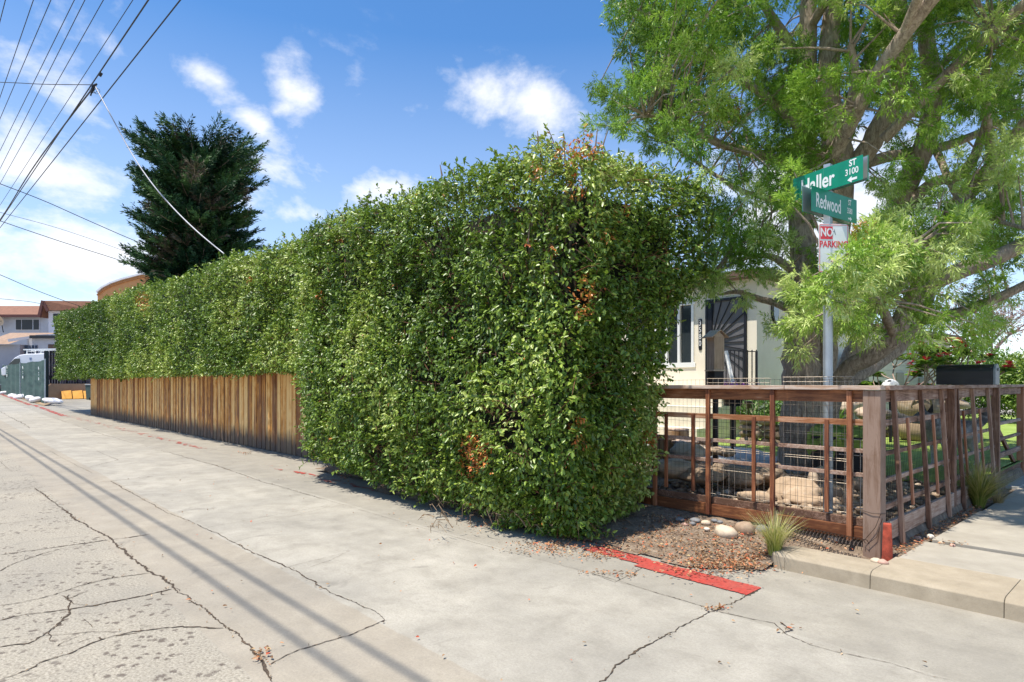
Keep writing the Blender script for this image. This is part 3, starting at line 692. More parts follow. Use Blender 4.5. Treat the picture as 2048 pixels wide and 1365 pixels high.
signtext(f2, -.036, 'Haller', .20, -.09, -.012, .76, bold=.004); signtext(f2, -.036, 'ST', .08, .285, .068, .85, bold=.002); signtext(f2, -.036, '3100', .08, .275, -.008, .85, bold=.001)
arrow(f2, .28, -.078, -1, .048, -.036)
# parking sign
mb = MB(); r_ = .03; out = []
for cx, cz, a0 in ((.12, .20, 0), (-.12, .20, 90), (-.12, -.20, 180), (.12, -.20, 270)):
    for a in range(0, 91, 30): out.append((cx+r_*math.cos(math.radians(a0+a)), cz+r_*math.sin(math.radians(a0+a))))
mb.prism(out, 'Y', -.0015, .0015); pk = mb.build('parking_plate', M_SW, ss, False); rzp = rot_dir(84)
pk.location = (LOOK.x*-.05+RIGHT.x*.028, LOOK.y*-.05+RIGHT.y*.028, 2.835-.2); pk.rotation_euler = (0, 0, rzp)
def ring(x0, x1, z0, z1, w, y):
    mb = MB()
    mb.bb(x0, x1, y-.0015, y, z1-w, z1); mb.bb(x0, x1, y-.0015, y, z0, z0+w); mb.bb(x0, x0+w, y-.0015, y, z0+w, z1-w); mb.bb(x1-w, x1, y-.0015, y, z0+w, z1-w); return mb
ring(-.142, .142, -.222, .222, .004, -.002).build('border', M_SR, pk, False)
mb = MB(); mb.bb(-.132, -.012, -.004, -.002, .085, .205); mb.build('red_panel', M_SR, pk, False)
text('NO', .108, (-.072, -.0052, .145), (PI/2, 0, 0), M_SW, pk, 'lettering', .0004, .72, 'CENTER', .003)
text('PARKING', .085, (0.0, -.003, .035), (PI/2, 0, 0), M_SR, pk, 'lettering', .0004, .80, 'CENTER', .002)
mb = MB(); mb.bar((.004, -.0035, .18), (.018, -.0035, .125), .0015, .003); mb.build('scratch', M_SB, pk, False)
for z in (.16, -.16):
    mb = MB(); mb.tube([(0, -.004, z), (0, .012, z)], .007, 8); mb.build('bolt', M_GALV, pk, False)

# ================================================================== HEDGE
HG = [(0.0, (.022, .045, .008)), (.25, (.07, .13, .016)), (.5, (.19, .29, .036)), (.75, (.40, .50, .08)), (.93, (.60, .66, .20)), (.955, (.24, .26, .07)), (.965, (.62, .09, .025)), (1.0, (.85, .33, .09))]
M_HEDGE = mat_leaf('hedge_leaf', HG, .37, .24, (.22, .36, .04), .52, .25)
M_TWIG = mat_simple('dry_twig', (.22, .15, .09), .85, 0, .3, 20, 0)
M_STEM = mat_simple('hedge_stem', (.20, .085, .045), .7, 0, .3, 20, 0)
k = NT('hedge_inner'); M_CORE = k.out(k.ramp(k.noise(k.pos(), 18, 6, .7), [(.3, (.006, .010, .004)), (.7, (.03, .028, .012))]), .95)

XC = -3.92           # right hand end of the hedge
XB = -9.9            # where the deep part ends and the fence begins
def h_top(x):
    # measured against the skyline, rises away from the camera
    return np.interp(x, [-42, -36, -29.3, -24, -19.4, -15.3, -11.6, -9, -7.2, -5.8, -5, -4.4, -4, -3.6], [5.3, 5.15, 4.98, 4.82, 4.62, 4.55, 4.36, 4.26, 4.18, 4.10, 4.08, 4.12, 3.92, 3.6])
def y_front(x, z):
    y = np.where(x > XB, 4.40+.0*x, 4.92)
    t = np.clip((x-(XB-1.0))/1.6, 0, 1); y = 4.92+(4.40-4.92)*t*t*(3-2*t)
    y = y-np.where(x > -8.8, .20*np.exp(-((z-1.35)/.8)**2)*np.clip((x+8.8)/1.5, 0, 1), 0)
    low = np.clip((1.1-z)/1.1, 0, 1); y = y+np.where(x > XB-.8, low**2*.22, 0)   # tucks in at the foot
    return y
REDS = [(1153, 268, .34), (1175, 272, .28), (1165, 600, .2), (950, 900, .25), (1075, 345, .12), (1165, 572, .16), (1155, 385, .15), (1110, 500, .10), (945, 930, .22), (1160, 880, .10), (940, 880, .1), (1245, 425, .12), (1300, 320, .1), (1060, 490, .08), (1150, 850, .1), (1215, 470, .1), (680, 480, .08), (640, 590, .08), (285, 600, .3), (500, 560, .1), (1300, 880, .1)]
redc = np.array([list(at(px, py, 1).xyz-Vector((0, 0, CAM_H))) for px, py, s in REDS]); redc = unit(redc); redr = np.array([s for *_, s in REDS])

def scatter(n, kind, x0, x1):
    u = RNG.random(n); v = RNG.random(n)
    if kind == 'front':
        x = x0+(x1-x0)*u; zb = np.where(x > XB-.2, .03+.30*np.clip((-x-5.5)/3.5, 0, 1)*1.0, 1.80-.05*RNG.random(n)); zt = h_top(x)-.10
        zb = np.where((x <= XB-.2) & (x > XB-.9), 1.8-(x-(XB-.9))/.7*1.5, zb)
        z = zb+(zt-zb)*v; y = y_front(x, z)
        # round the corner to the end face
        e = np.clip((x-(XC-.45))/.45, 0, 1); y = y+.25*(1-np.sqrt(np.clip(1-e*e, 0, 1)))
        tt = np.clip((z-(zt-.35))/.35, 0, 1); y = y+.30*(1-np.sqrt(np.clip(1-tt*tt, 0, 1)))
        N = np.stack([e*.9, -np.ones(n)+e*.5, tt*.9+.1], 1)
    elif kind == 'end':
        zt = h_top(np.full(n, XC))+.05; z = .06+(zt-.06)*v; y = 4.52+(np.interp(z, [0, 1.3, 2.4, 2.9, 3.4, 4.4], [5.75, 5.85, 6.1, 6.75, 7.05, 6.9])-4.52)*u
        lean = np.interp(z, [0, 1.2, 2.4, 3.6, 4.4], [-.28, -.12, .02, .10, -.25]); x = XC+lean-.5*np.clip((y-6.6)/.8, 0, 1)**2
        x = x-np.where(z < 1.45, .15*np.clip((y-5.7)/1.0, 0, 1), 0)
        N = np.stack([np.ones(n), -.25+0*x, .1+.5*(z > 3.9)], 1)
    elif kind == 'top':
        x = x0+(x1-x0)*u; y = y_front(x, 4*np.ones(n))+.15+(2.3)*v; z = h_top(x)-.03-.5*np.clip((v-.7)/.3, 0, 1)**2
        N = np.stack([np.zeros(n), -.15+0*x, np.ones(n)], 1)
    elif kind == 'under':
        x = x0+(x1-x0)*u; y = 4.95+.85*v; z = 1.86+.03*RNG.random(n); N = np.stack([0*x, -.2+0*x, -np.ones(n)], 1)
    elif kind == 'left':
        x = np.full(n, x0)+.3*np.sin(v*6); y = 4.9+2*u; z = 1.85+3.3*v; N = np.stack([-np.ones(n), 0*x, .1+0*x], 1)
    P = np.stack([x, y, z], 1); N = unit(N)
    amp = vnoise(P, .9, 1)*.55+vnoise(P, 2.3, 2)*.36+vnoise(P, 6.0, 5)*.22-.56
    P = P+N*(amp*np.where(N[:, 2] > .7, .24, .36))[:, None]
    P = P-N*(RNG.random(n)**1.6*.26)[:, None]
    return P, N, amp
def build_hedge(name, label, sets, Lb, parentloc, core, zone):
    th = thing(name, label, 'hedge', parentloc)
    Vs, Fs, Rs, off = [], [], [], 0; STW = MB()
    for (n, kind, x0, x1, ls) in sets:
        P, N, amp = scatter(n, kind, x0, x1)
        if kind == 'front' and x1 > XB:      # ragged gap at the foot
            foot = vnoise(np.stack([P[:, 0], 0*P[:, 0], 0*P[:, 0]], 1), 2.2, 9)*.22; keep = P[:, 2] > foot*np.where(P[:, 0] < -5.2, 1, .3); P, N, amp = P[keep], N[keep], amp[keep]
        # half of the leaves sit in rows on short shoots that leave the surface
        k_ = len(P)//22; sel = RNG.choice(len(P), k_, replace=False); SP_, SN_ = P[sel], N[sel]
        SD = unit(SN_*.55+np.array([0, 0, .32])+RNG.normal(size=(k_, 3))*.42); SL = .07+.17*RNG.random(k_)
        if kind == 'under': SD[:, 2] = -abs(SD[:, 2])*.3
        tt_ = np.linspace(.1, 1, 12)[None, :]; Q = SP_[:, None, :]+SD[:, None, :]*(tt_*SL[:, None])[..., None]*np.array([1, 1, 1.]); Q[:, :, 2] -= (tt_**2*SL[:, None]*.25)
        keepn = RNG.random(len(P)) < .62; Pn = Q.reshape(-1, 3); Nn_ = np.repeat(unit(SN_*.6+SD*.4), 12, 0)
        P = np.concatenate([P[keepn], Pn]); N = np.concatenate([N[keepn], Nn_]); amp = np.concatenate([amp[keepn], np.repeat(amp[sel], 12)])
        if ls <= 1.15:
            for a_, d_, l_ in list(zip(SP_, SD, SL))[::3]:
                a_ = Vector(a_); d_ = Vector(d_); STW.tube([a_-d_*.1, a_+d_*l_*.5, a_+d_*l_-Vector((0, 0, l_*.22))], [.005, .004, .002], 3, caps=False)
        holes = vnoise(P, 3.4, 12); keep = (holes > .30) | (RNG.random(len(P)) < .15); P, N, amp = P[keep], N[keep], amp[keep]
        m = len(P); rnd = RNG.normal(size=(m, 3))
        # neighbouring leaves share a lean, so that light gathers in sprays
        sp1 = np.stack([vnoise(P, 4.5, 21)-.5, vnoise(P, 4.5, 22)-.5, vnoise(P, 4.5, 23)-.5], 1)*2.2
        A = N*.45+rnd*.42+sp1*.6+np.array([0, 0, -.38])
        Nn = N*.85+np.array([0, 0, .62])+RNG.normal(size=(m, 3))*.42+sp1*.5
        L = Lb*ls*(.5+.75*RNG.random(m)); W = L*(.42+.16*RNG.random(m))
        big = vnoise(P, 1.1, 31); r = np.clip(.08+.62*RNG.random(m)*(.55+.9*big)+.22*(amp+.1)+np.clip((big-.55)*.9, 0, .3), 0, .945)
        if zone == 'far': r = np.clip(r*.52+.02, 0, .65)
        r = np.where(RNG.random(m) < .0022, .98, r)
        D = unit(P-np.array([0, 0, CAM_H])); dist = np.linalg.norm(P-np.array([0, 0, CAM_H]), axis=1)
        for c, rr in zip(redc, redr):
            q = np.linalg.norm(D-c, axis=1)*dist; r = np.where((q < rr*(.35+.8*vnoise(P, 9, 3))) & (RNG.random(m) < .45), .965+.035*RNG.random(m), r)
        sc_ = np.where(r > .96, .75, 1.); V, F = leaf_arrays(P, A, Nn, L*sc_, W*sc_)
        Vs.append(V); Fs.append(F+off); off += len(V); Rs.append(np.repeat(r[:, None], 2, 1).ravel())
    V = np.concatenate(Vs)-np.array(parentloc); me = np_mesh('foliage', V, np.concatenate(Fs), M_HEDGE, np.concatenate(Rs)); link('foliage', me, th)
    mb = MB()
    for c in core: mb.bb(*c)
    mb.build('light_block_core', M_CORE, th)  # solid near-black boxes added to block light and darken gaps between leaves
    if STW.v: STW.build('stems', M_STEM, th, fixn=False)
    return th
mh = build_hedge('hedge', 'tall glossy green hedge spilling to the ground at its near end', [
    (100000, 'front', -10.9, XC, 1.0), (34000, 'end', 0, 0, 1.0), (17000, 'top', -10.5, XC, 1.0),
    (38000, 'front', -16, -10.6, 1.1), (40000, 'front', -28.5, -16, 1.25), (9000, 'top', -18, -10.5, 1.3), (6000, 'top', -28.5, -18, 1.8), (5000, 'under', -28.5, -10.4, 1.5)],
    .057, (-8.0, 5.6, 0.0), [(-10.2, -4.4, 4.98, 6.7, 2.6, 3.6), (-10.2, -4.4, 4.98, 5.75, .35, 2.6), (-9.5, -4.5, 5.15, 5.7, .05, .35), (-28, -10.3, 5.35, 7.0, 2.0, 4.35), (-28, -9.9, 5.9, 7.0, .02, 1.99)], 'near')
fh = build_hedge('hedge', 'darker green clipped hedge over the far end of the long board fence', [
    (44000, 'front', -41.5, -28.5, 1.45), (5000, 'top', -41.5, -28.5, 2.1), (3500, 'left', -41.5, -41, 2.0), (3500, 'under', -41.5, -28.5, 2.0)],
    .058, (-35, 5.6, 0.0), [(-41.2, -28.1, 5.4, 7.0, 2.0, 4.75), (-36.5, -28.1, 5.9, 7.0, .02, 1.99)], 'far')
# bare shoots standing out of the hedge near the corner, tied by their foot in the hedge
def shoot(mb): mb.build('bare_shoot', M_TWIG, mh)
for pts in ([(1127, 268), (1131, 340), (1136, 415)], [(1195, 258), (1190, 300), (1176, 350)], [(1075, 262), (1078, 300)], [(1178, 355), (1163, 398)], [(1090, 440), (1098, 500)], [(1060, 445), (1056, 490)], [(1215, 262), (1203, 300)], [(880, 330), (884, 352)], [(1085, 470), (1120, 510)]):
    mb = MB(); W = [at(x, y, 6.28) for x, y in pts]; mb.tube(W, [.004]+[.010]*(len(W)-1), 5, caps=False); shoot(mb)
mb = MB()
for i in range(90):
    p = gnd(random.uniform(860, 1240), random.uniform(1000, 1060), .12); q = p+Vector((random.uniform(-.25, .25), random.uniform(-.15, .15), random.uniform(-.1, .18))); m_ = (p+q)/2+Vector((0, -.03, .05)); mb.tube([p, m_, q], [.005, .004, .002], 4, caps=False)
mb.build('foot_twigs', M_TWIG, mh)['kind'] = 'stuff'

# ================================================================== BIG FERN PINE
k = NT('pine_bark'); pv = k.pos((1, 1, .28)); f = k.noise(pv, 26, 8, .75, .8); f2 = k.noise(k.pos(), 2.6, 5, .6)
c = k.ramp(f, [(.34, (.15, .105, .075)), (.5, (.40, .315, .24)), (.66, (.63, .52, .41))]); c = k.mix(k.rng(f2, .45, .7, 0, .55), c, (.31, .27, .235))
k.bump(f, .8, .02); M_BARK = k.out(c, .9)
FG = [(0, (.03, .075, .016)), (.3, (.09, .18, .026)), (.55, (.17, .34, .04)), (.8, (.38, .55, .09)), (.945, (.68, .76, .32)), (.96, (.50, .17, .03)), (1, (.62, .28, .06))]
M_FERN = mat_leaf('fern_pine_leaf', FG, .42, .30, (.36, .58, .06), .40, .20)

fp = thing('fern_pine', 'big many-stemmed fern pine with feathery bright green foliage over the garden', 'tree', (-3.9, 9.5, .2))
D0 = 9.3
limbs = [  # (px, py, depth, radius)
    [(1600, 985, 9.4, .46), (1603, 930, 9.35, .34), (1604, 840, 9.3, .30), (1602, 770, 9.3, .27), (1602, 700, 9.3, .25), (1608, 620, 9.3, .22), (1606, 520, 9.3, .185), (1600, 420, 9.3, .165), (1606, 300, 9.3, .15), (1612, 180, 9.3, .14), (1616, 60, 9.2, .12), (1622, -90, 9.1, .09), (1630, -240, 9.0, .05)],
    [(1655, 975, 9.6, .38), (1646, 900, 9.6, .28), (1644, 800, 9.6, .22), (1646, 720, 9.6, .20), (1652, 640, 9.6, .19), (1666, 540, 9.6, .18), (1678, 440, 9.5, .17), (1682, 360, 9.4, .18), (1672, 290, 9.3, .20), (1658, 200, 9.2, .16), (1660, 90, 9.1, .14), (1672, -40, 9.0, .11), (1690, -200, 8.9, .06)],
    [(1688, 345, 9.4, .14), (1722, 318, 9.2, .14), (1762, 250, 9.0, .14), (1790, 190, 8.9, .13), (1806, 110, 8.8, .12), (1800, 20, 8.7, .10), (1790, -120, 8.7, .06)],
    [(1676, 320, 9.4, .12), (1700, 240, 9.6, .11), (1730, 150, 9.7, .10), (1755, 60, 9.8, .09), (1790, -40, 9.8, .07), (1830, -180, 9.8, .04)],
    [(1650, 860, 9.4, .13), (1668, 790, 9.2, .13), (1700, 735, 9.0, .12), (1745, 712, 8.8, .12), (1790, 672, 8.6, .115), (1812, 620, 8.5, .115), (1850, 575, 8.4, .11), (1920, 542, 8.2, .11), (1985, 518, 8.0, .10), (2060, 484, 7.9, .09), (2160, 430, 7.8, .07), (2270, 360, 7.7, .04)],
    [(1655, 820, 9.6, .13), (1690, 740, 9.8, .125), (1722, 660, 9.9, .13), (1748, 560, 9.9, .16), (1775, 470, 9.9, .165), (1810, 380, 9.8, .165), (1845, 300, 9.7, .155), (1862, 225, 9.6, .14), (1858, 120, 9.5, .12), (1846, 20, 9.4, .10), (1850, -120, 9.3, .06)],
    [(1660, 800, 9.5, .11), (1705, 760, 9.6, .11), (1790, 700, 9.9, .11), (1832, 648, 9.9, .115), (1850, 600, 9.9, .12), (1872, 520, 9.8, .14), (1900, 440, 9.7, .14), (1935, 385, 9.5, .13), (1985, 335, 9.3, .12), (2010, 300, 9.2, .11), (2060, 235, 9.0, .09), (2130, 140, 8.9, .06)],
    [(1842, 640, 9.8, .09), (1880, 634, 9.7, .085), (1930, 622, 9.5, .08), (1985, 600, 9.3, .07), (2050, 570, 9.1, .06), (2140, 520, 9.0, .04)],
    [(1690, 345, 9.5, .09), (1745, 322, 9.6, .085), (1820, 305, 9.8, .08), (1880, 295, 9.9, .075), (1950, 270, 10.0, .06), (2040, 225, 10.1, .04)],
    [(1800, 430, 9.8, .09), (1860, 370, 9.6, .085), (1920, 350, 9.5, .08), (1950, 310, 9.5, .07), (1990, 200, 9.4, .05), (2040, 110, 9.4, .04)],
    [(1600, 350, 9.3, .08), (1560, 322, 9.1, .07), (1500, 305, 8.9, .06), (1440, 288, 8.7, .055), (1390, 262, 8.6, .045), (1350, 245, 8.5, .03), (1290, 230, 8.5, .02)],
    [(1606, 350, 9.2, .09), (1640, 310, 8.8, .085), (1665, 285, 8.6, .08), (1690, 230, 8.4, .07), (1712, 160, 8.2, .06), (1700, 90, 8.1, .04)],
    [(1606, 560, 9.2, .07), (1570, 530, 9.1, .06), (1535, 512, 9.0, .045), (1480, 520, 8.9, .03), (1420, 555, 8.8, .02)],
    [(1612, 640, 9.2, .06), (1560, 610, 9.3, .055), (1515, 597, 9.3, .045), (1475, 584, 9.3, .035), (1440, 590, 9.2, .015)],
    [(1602, 260, 9.3, .07), (1540, 200, 9.2, .06), (1470, 150, 9.0, .05), (1400, 90, 8.9, .04), (1320, 40, 8.8, .03), (1250, 10, 8.8, .02)],
    [(1610, 130, 9.3, .08), (1560, 60, 9.2, .07), (1510, -20, 9.1, .05), (1460, -120, 9.0, .04), (1400, -200, 9.0, .02)],
    [(1600, 440, 9.4, .06), (1540, 400, 9.9, .05), (1480, 380, 10.3, .04), (1400, 330, 10.6, .03), (1330, 280, 10.8, .02)],
    [(1860, 160, 9.6, .06), (1920, 90, 9.4, .05), (2000, 20, 9.2, .04), (2080, -60, 9.0, .03)],
    [(1790, 672, 8.6, .07), (1760, 610, 8.0, .06), (1730, 560, 7.3, .045), (1700, 520, 6.7, .03), (1660, 540, 6.3, .015)],
    [(1812, 620, 8.5, .07), (1840, 540, 7.8, .05), (1850, 490, 7.2, .04), (1800, 490, 6.6, .03), (1750, 500, 6.2, .015)],
    [(1820, 560, 8.0, .05), (1780, 590, 7.3, .035), (1730, 600, 6.7, .025), (1690, 610, 6.3, .014)],
    [(1985, 335, 9.3, .07), (1975, 250, 8.8, .06), (1970, 150, 8.4, .05), (1990, 60, 8.1, .03)],
    [(1862, 225, 9.6, .07), (1800, 150, 10.2, .05), (1760, 60, 10.7, .04)],
    [(1872, 520, 9.8, .06), (1960, 450, 10.6, .05), (2030, 400, 11, .03)],
    [(1616, 60, 9.2, .07), (1680, -40, 8.5, .05), (1740, -130, 8.0, .03)],
    [(1872, 300, 9.7, .06), (1930, 420, 8.6, .04), (1990, 440, 8.0, .03), (2060, 460, 7.4, .02)],
]
random.seed(21)
nodes = []; mbt = MB()
def crom(W, R, sub=4):
    P, Q = [], []
    for i in range(len(W)-1):
        a, b, c, d = W[max(i-1, 0)], W[i], W[i+1], W[min(i+2, len(W)-1)]
        for s in range(sub):
            t = s/sub; P.append(.5*((2*b)+(c-a)*t+(2*a-5*b+4*c-d)*t*t+(3*b-a-3*c+d)*t**3)); Q.append(R[i]*(1-t)+R[i+1]*t)
    P.append(W[-1]); Q.append(R[-1]); return P, Q
for L in limbs:
    W = [at(x, y, d) for x, y, d, r in L]; R = [r for *_, r in L]
    P, Q = crom(W, R)
    P = [p+Vector((random.gauss(0, 1), random.gauss(0, 1), random.gauss(0, .6)))*q*.05 for p, q in zip(P, Q)]
    mbt.tube(P, Q, 12 if R[0] > .1 else 8, caps=False)
    for p, q in zip(P, Q):
        if q < .16: nodes.append(p)
for L in ([(-3.3, 8.9, 4.6, .10), (-2.3, 8.3, 5.6, .08), (-1.0, 7.8, 6.3, .06), (.6, 7.4, 6.7, .03)], [(-2.3, 8.3, 5.6, .06), (-1.4, 7.2, 6.4, .05), (-.6, 6.5, 6.8, .03)], [(-2.9, 9.6, 4.9, .08), (-1.2, 9.6, 6.2, .06), (.8, 9.8, 6.8, .03)]):
    P, Q = crom([Vector(q[:3]) for q in L], [q[3] for q in L]); mbt.tube(P, Q, 8, caps=False); nodes += P
nodeA = np.array([list(p) for p in nodes])
dens = """1 3 3 3 2 3 2 0 1 1 3 3 2 2 3 2 3
1 3 3 3 3 3 3 2 1 1 2 3 2 1 2 1 3
0 2 3 3 3 3 3 3 2 1 2 3 2 2 3 3 3
2 3 3 3 2 2 3 3 3 1 3 2 2 2 3 3 3
2 3 3 3 2 3 2 3 2 2 1 1 2 2 2 1 3
0 1 2 2 2 2 1 3 3 1 1 1 1 1 1 1 2
0 0 0 1 1 1 2 3 3 1 0 1 1 1 1 1 2
0 0 0 1 1 1 3 3 2 0 0 2 1 1 2 2 3
0 0 0 0 1 2 2 2 1 0 0 1 2 2 2 3 3
0 0 0 0 1 3 3 2 0 0 2 3 3 2 2 3 3
0 0 0 1 2 2 2 1 1 1 3 3 3 2 1 1 2
0 0 1 2 2 1 0 0 3 3 3 3 2 1 1 2 1
0 0 0 0 0 0 0 1 2 3 2 2 2 1 1 2 1
0 0 0 0 0 0 0 0 1 1 0 1 1 0 0 1 0""".split('\n')
clumps = []
for j, row in enumerate(dens):
    for i, v in enumerate(row.split()):
        n = [0, 1, 3, 5][int(v)]
        for _ in range(n):
            px = 1190+50*i+random.uniform(-5, 55); py = 50*j+random.uniform(-5, 55)
            low = (py > 440 and px > 1590 and px < 1960)
            if low: d = random.choice([random.uniform(6.1, 7.4), random.uniform(7, 9.5)])
            else: d = min(12., max(7.4, random.gauss(9.3, 1.1)))
            if py > 480 and px < 1560: d = random.uniform(8.0, 9.3)
            clumps.append((px, py, d, random.uniform(.11, .21)))
for _ in range(230):   # crown beyond the top and the right of the picture
    px = random.uniform(1230, 2500); py = random.uniform(-330, 0) if (px < 2060 or random.random() < .3) else random.uniform(-300, 560)
    if py < -60-(px-1200)*1.2 or py < -330: continue
    clumps.append((px, py, min(11.5, max(6.8, random.gauss(8.9, 1.1))), random.uniform(.2, .34)))
clumps += [(1578, 405, 6.2, .08), (1588, 345, 6.3, .07), (1700, 505, 5.5, .10), (1725, 520, 5.6, .13), (1680, 535, 5.5, .10), (1665, 560, 5.55, .09), (1745, 480, 5.9, .12), (1680, 600, 5.6, .11), (1640, 610, 6.4, .14), (1650, 590, 5.6, .10), (1712, 560, 5.6, .13), (1620, 640, 6.2, .10), (1760, 540, 5.8, .14), (1800, 510, 6.2, .16), (1700, 630, 6.0, .12)]
ORANGE = [(1480, 165, 25), (1440, 245, 22), (1370, 250, 20), (1625, 275, 16), (1800, 230, 12), (1775, 505, 22), (1735, 500, 18), (1930, 470, 16), (1820, 680, 28), (1660, 350, 10), (1960, 60, 15)]
WC = [Vector((random.uniform(-2.3, 1.8), random.uniform(6.1, 10.6), random.uniform(5.9, 7.4))) for _ in range(120)]
for w in WC: r_ = w.dot(RIGHT); d_ = w.dot(LOOK); clumps.append((HX+r_/d_*F_PX, HY-(w.z-CAM_H)/d_*F_PX, d_, random.uniform(.2, .3)))
TC, TA, TR, TS = [], [], [], []; mtw = mbt
for (px, py, d, rad) in clumps:
    c = at(px, py, d)
    if c.z < 1.9: continue
    q = nodeA[np.argmin(np.linalg.norm(nodeA-np.array(c), axis=1)+RNG.random(len(nodeA))*.15)]
    q = Vector(q); dirv = (c-q); Ld = dirv.length
    if Ld > 2.6: continue
    mid = q.lerp(c, .55)+Vector((random.uniform(-.1, .1), random.uniform(-.1, .1), random.uniform(0, .18)))*min(1, Ld)
    mtw.tube([q, mid, c], [.014+.006*min(Ld, 1.5), .011, .006], 5, caps=False)
    dirn = dirv.normalized() if Ld > .05 else Vector((0, 0, 1))
    tone = random.gauss(.64, .18)+(.10 if d < 7.8 else 0)-max(0, d-9.0)*.13+(.08 if px > 1900 or py > 440 else -.03)+(-.10 if px < 1400 else 0)  # shading put into the leaf colour: near clumps lighter, rear ones darker
    orange = random.random() < .5 and any(math.hypot(px-ox, py-oy) < orr*.9+4 for ox, oy, orr in ORANGE)
    nt = int(66*(rad/.24)**1.3)+10
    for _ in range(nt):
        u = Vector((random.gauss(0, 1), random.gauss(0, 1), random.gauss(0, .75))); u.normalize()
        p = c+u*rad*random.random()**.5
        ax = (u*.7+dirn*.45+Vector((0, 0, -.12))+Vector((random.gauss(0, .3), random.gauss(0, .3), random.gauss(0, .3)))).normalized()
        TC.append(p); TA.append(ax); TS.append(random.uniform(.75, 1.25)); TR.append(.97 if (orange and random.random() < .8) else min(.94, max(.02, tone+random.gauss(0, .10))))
TC = np.array([list(p) for p in TC]); TA = np.array([list(p) for p in TA]); TS = np.array(TS); TR = np.array(TR)
NB = 11; m = len(TC); print('tufts', m, 'blades', m*NB)
ph = RNG.random((m, NB))*2*PI; sl = np.linspace(0, 1, NB)[None, :]+0*ph
up = np.where(np.abs(TA[:, 2:3]) < .9, np.array([[0, 0, 1.]]), np.array([[1., 0, 0]])); E1 = unit(np.cross(TA, up)); E2 = np.cross(TA, E1)
spread = (.90-.45*sl)[..., None]
A = TA[:, None, :]*(1-spread*.35)+(E1[:, None, :]*np.cos(ph)[..., None]+E2[:, None, :]*np.sin(ph)[..., None])*spread
C = TC[:, None, :]+TA[:, None, :]*(sl[..., None]*.085*TS[:, None, None])
L = (.052+.030*RNG.random((m, NB)))*TS[:, None]; W = .0128*np.ones((m, NB))*TS[:, None]
N = RNG.normal(size=(m*NB, 3))*.5+np.array([0, 0, 1.])
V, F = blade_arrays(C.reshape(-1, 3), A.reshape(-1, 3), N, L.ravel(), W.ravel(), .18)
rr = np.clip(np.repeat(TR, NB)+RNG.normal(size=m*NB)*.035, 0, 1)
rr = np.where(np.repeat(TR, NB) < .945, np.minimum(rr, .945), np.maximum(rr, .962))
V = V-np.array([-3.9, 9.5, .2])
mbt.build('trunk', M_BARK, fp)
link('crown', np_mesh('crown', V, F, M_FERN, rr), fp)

# ================================================================== DARK ARAUCARIA BEHIND THE HEDGE
AG = [(0, (.008, .026, .014)), (.4, (.022, .075, .028)), (.75, (.09, .18, .05)), (.95, (.085, .135, .045)), (.96, (.11, .07, .055)), (1, (.22, .17, .13))]
M_ARA = mat_leaf('norfolk_pine_needles', AG, .5, .08, (.05, .14, .05), .3, .2)
AD = 30.0; ab = at(395, 766, AD); ax_, ay_ = ab.x, ab.y
ar = thing('norfolk_pine', 'dark green Norfolk pine with rope-like branches standing behind the hedge', 'tree', (ax_, ay_, -.3))
mb = MB(); tr_pts = [(ax_, ay_, -.3), (ax_+.1, ay_, 4), (ax_-.1, ay_+.1, 9), (ax_+.1, ay_, 12.6)]
mb.tube(tr_pts, [.42, .36, .25, .07], 10); mb.build('trunk', M_BARK, ar)
random.seed(5); TC, TA, TL, TR = [], [], [], []; mbb = MB()
env = [(4.2, 1.6), (5.6, 2.1), (6.6, 2.4), (8, 2.6), (9.2, 2.85), (10.5, 3.0), (11.4, 2.9), (12.2, 2.6), (12.8, 2.1)]
for i in range(330):
    z = 4.4+8.3*(i/330)**.92+random.uniform(-.2, .2); th_ = i*2.39996+random.uniform(-.3, .3)
    sec = .86+.26*math.sin(th_*3+z*1.1)*math.sin(z*2.3+th_)
    R = sec*float(np.interp(z, [e[0] for e in env], [e[1] for e in env]))*random.choice([random.uniform(.72, 1.0), random.uniform(.9, 1.1)])
    dx, dy = math.cos(th_), math.sin(th_); pts = []
    side = dx*RIGHT.x+dy*RIGHT.y
    lift = random.uniform(0, .7)+(.5 if z > 11.5 else 0)
    for t in np.linspace(0, 1, 9):
        pts.append(Vector((ax_+dx*R*t, ay_+dy*R*t, z-.25*math.sin(t*PI*.7)+lift*t*t*1.2)))
    mbb.tube(pts, [.035*(1-t*.7) for t in np.linspace(0, 1, 9)], 4, caps=False)
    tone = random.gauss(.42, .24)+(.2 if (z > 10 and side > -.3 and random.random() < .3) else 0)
    for t in np.linspace(.16, 1, 20):
        p = pts[0].lerp(pts[-1], t); j = min(7, int(t*8)); p = pts[j].lerp(pts[j+1], t*8-j)
        for s in (-1, 1):
            a = Vector((dx, dy, 0))*.75+Vector((-dy, dx, 0))*s*random.uniform(.3, .9)+Vector((0, 0, random.uniform(.05, .55)))
            a.normalize(); TC.append(p); TA.append(a); TL.append(random.uniform(.42, .78)*(1-.3*t)); TR.append(.975 if random.random() < .02 else tone+random.gauss(0, .08))
mbb.build('branches', M_BARK, ar)
TC = np.array([list(p) for p in TC]); TA = np.array([list(p) for p in TA]); TL = np.array(TL); TR = np.clip(np.array(TR), .02, 1)
dead = [(380, 350), (490, 395), (420, 410), (350, 490), (395, 480), (335, 520)]
Dv = unit(TC-np.array([0, 0, CAM_H]))
for px, py in dead:
    c = unit(np.array([list(at(px, py, 1)-Vector((0, 0, CAM_H)))]))[0]; q = np.linalg.norm(Dv-c, axis=1)*AD; TR = np.where((q < .42) & (RNG.random(len(TR)) < .6), .98, TR)
NB = 16; m = len(TC); ph = RNG.random((m, NB))*2*PI; sl = RNG.random((m, NB))
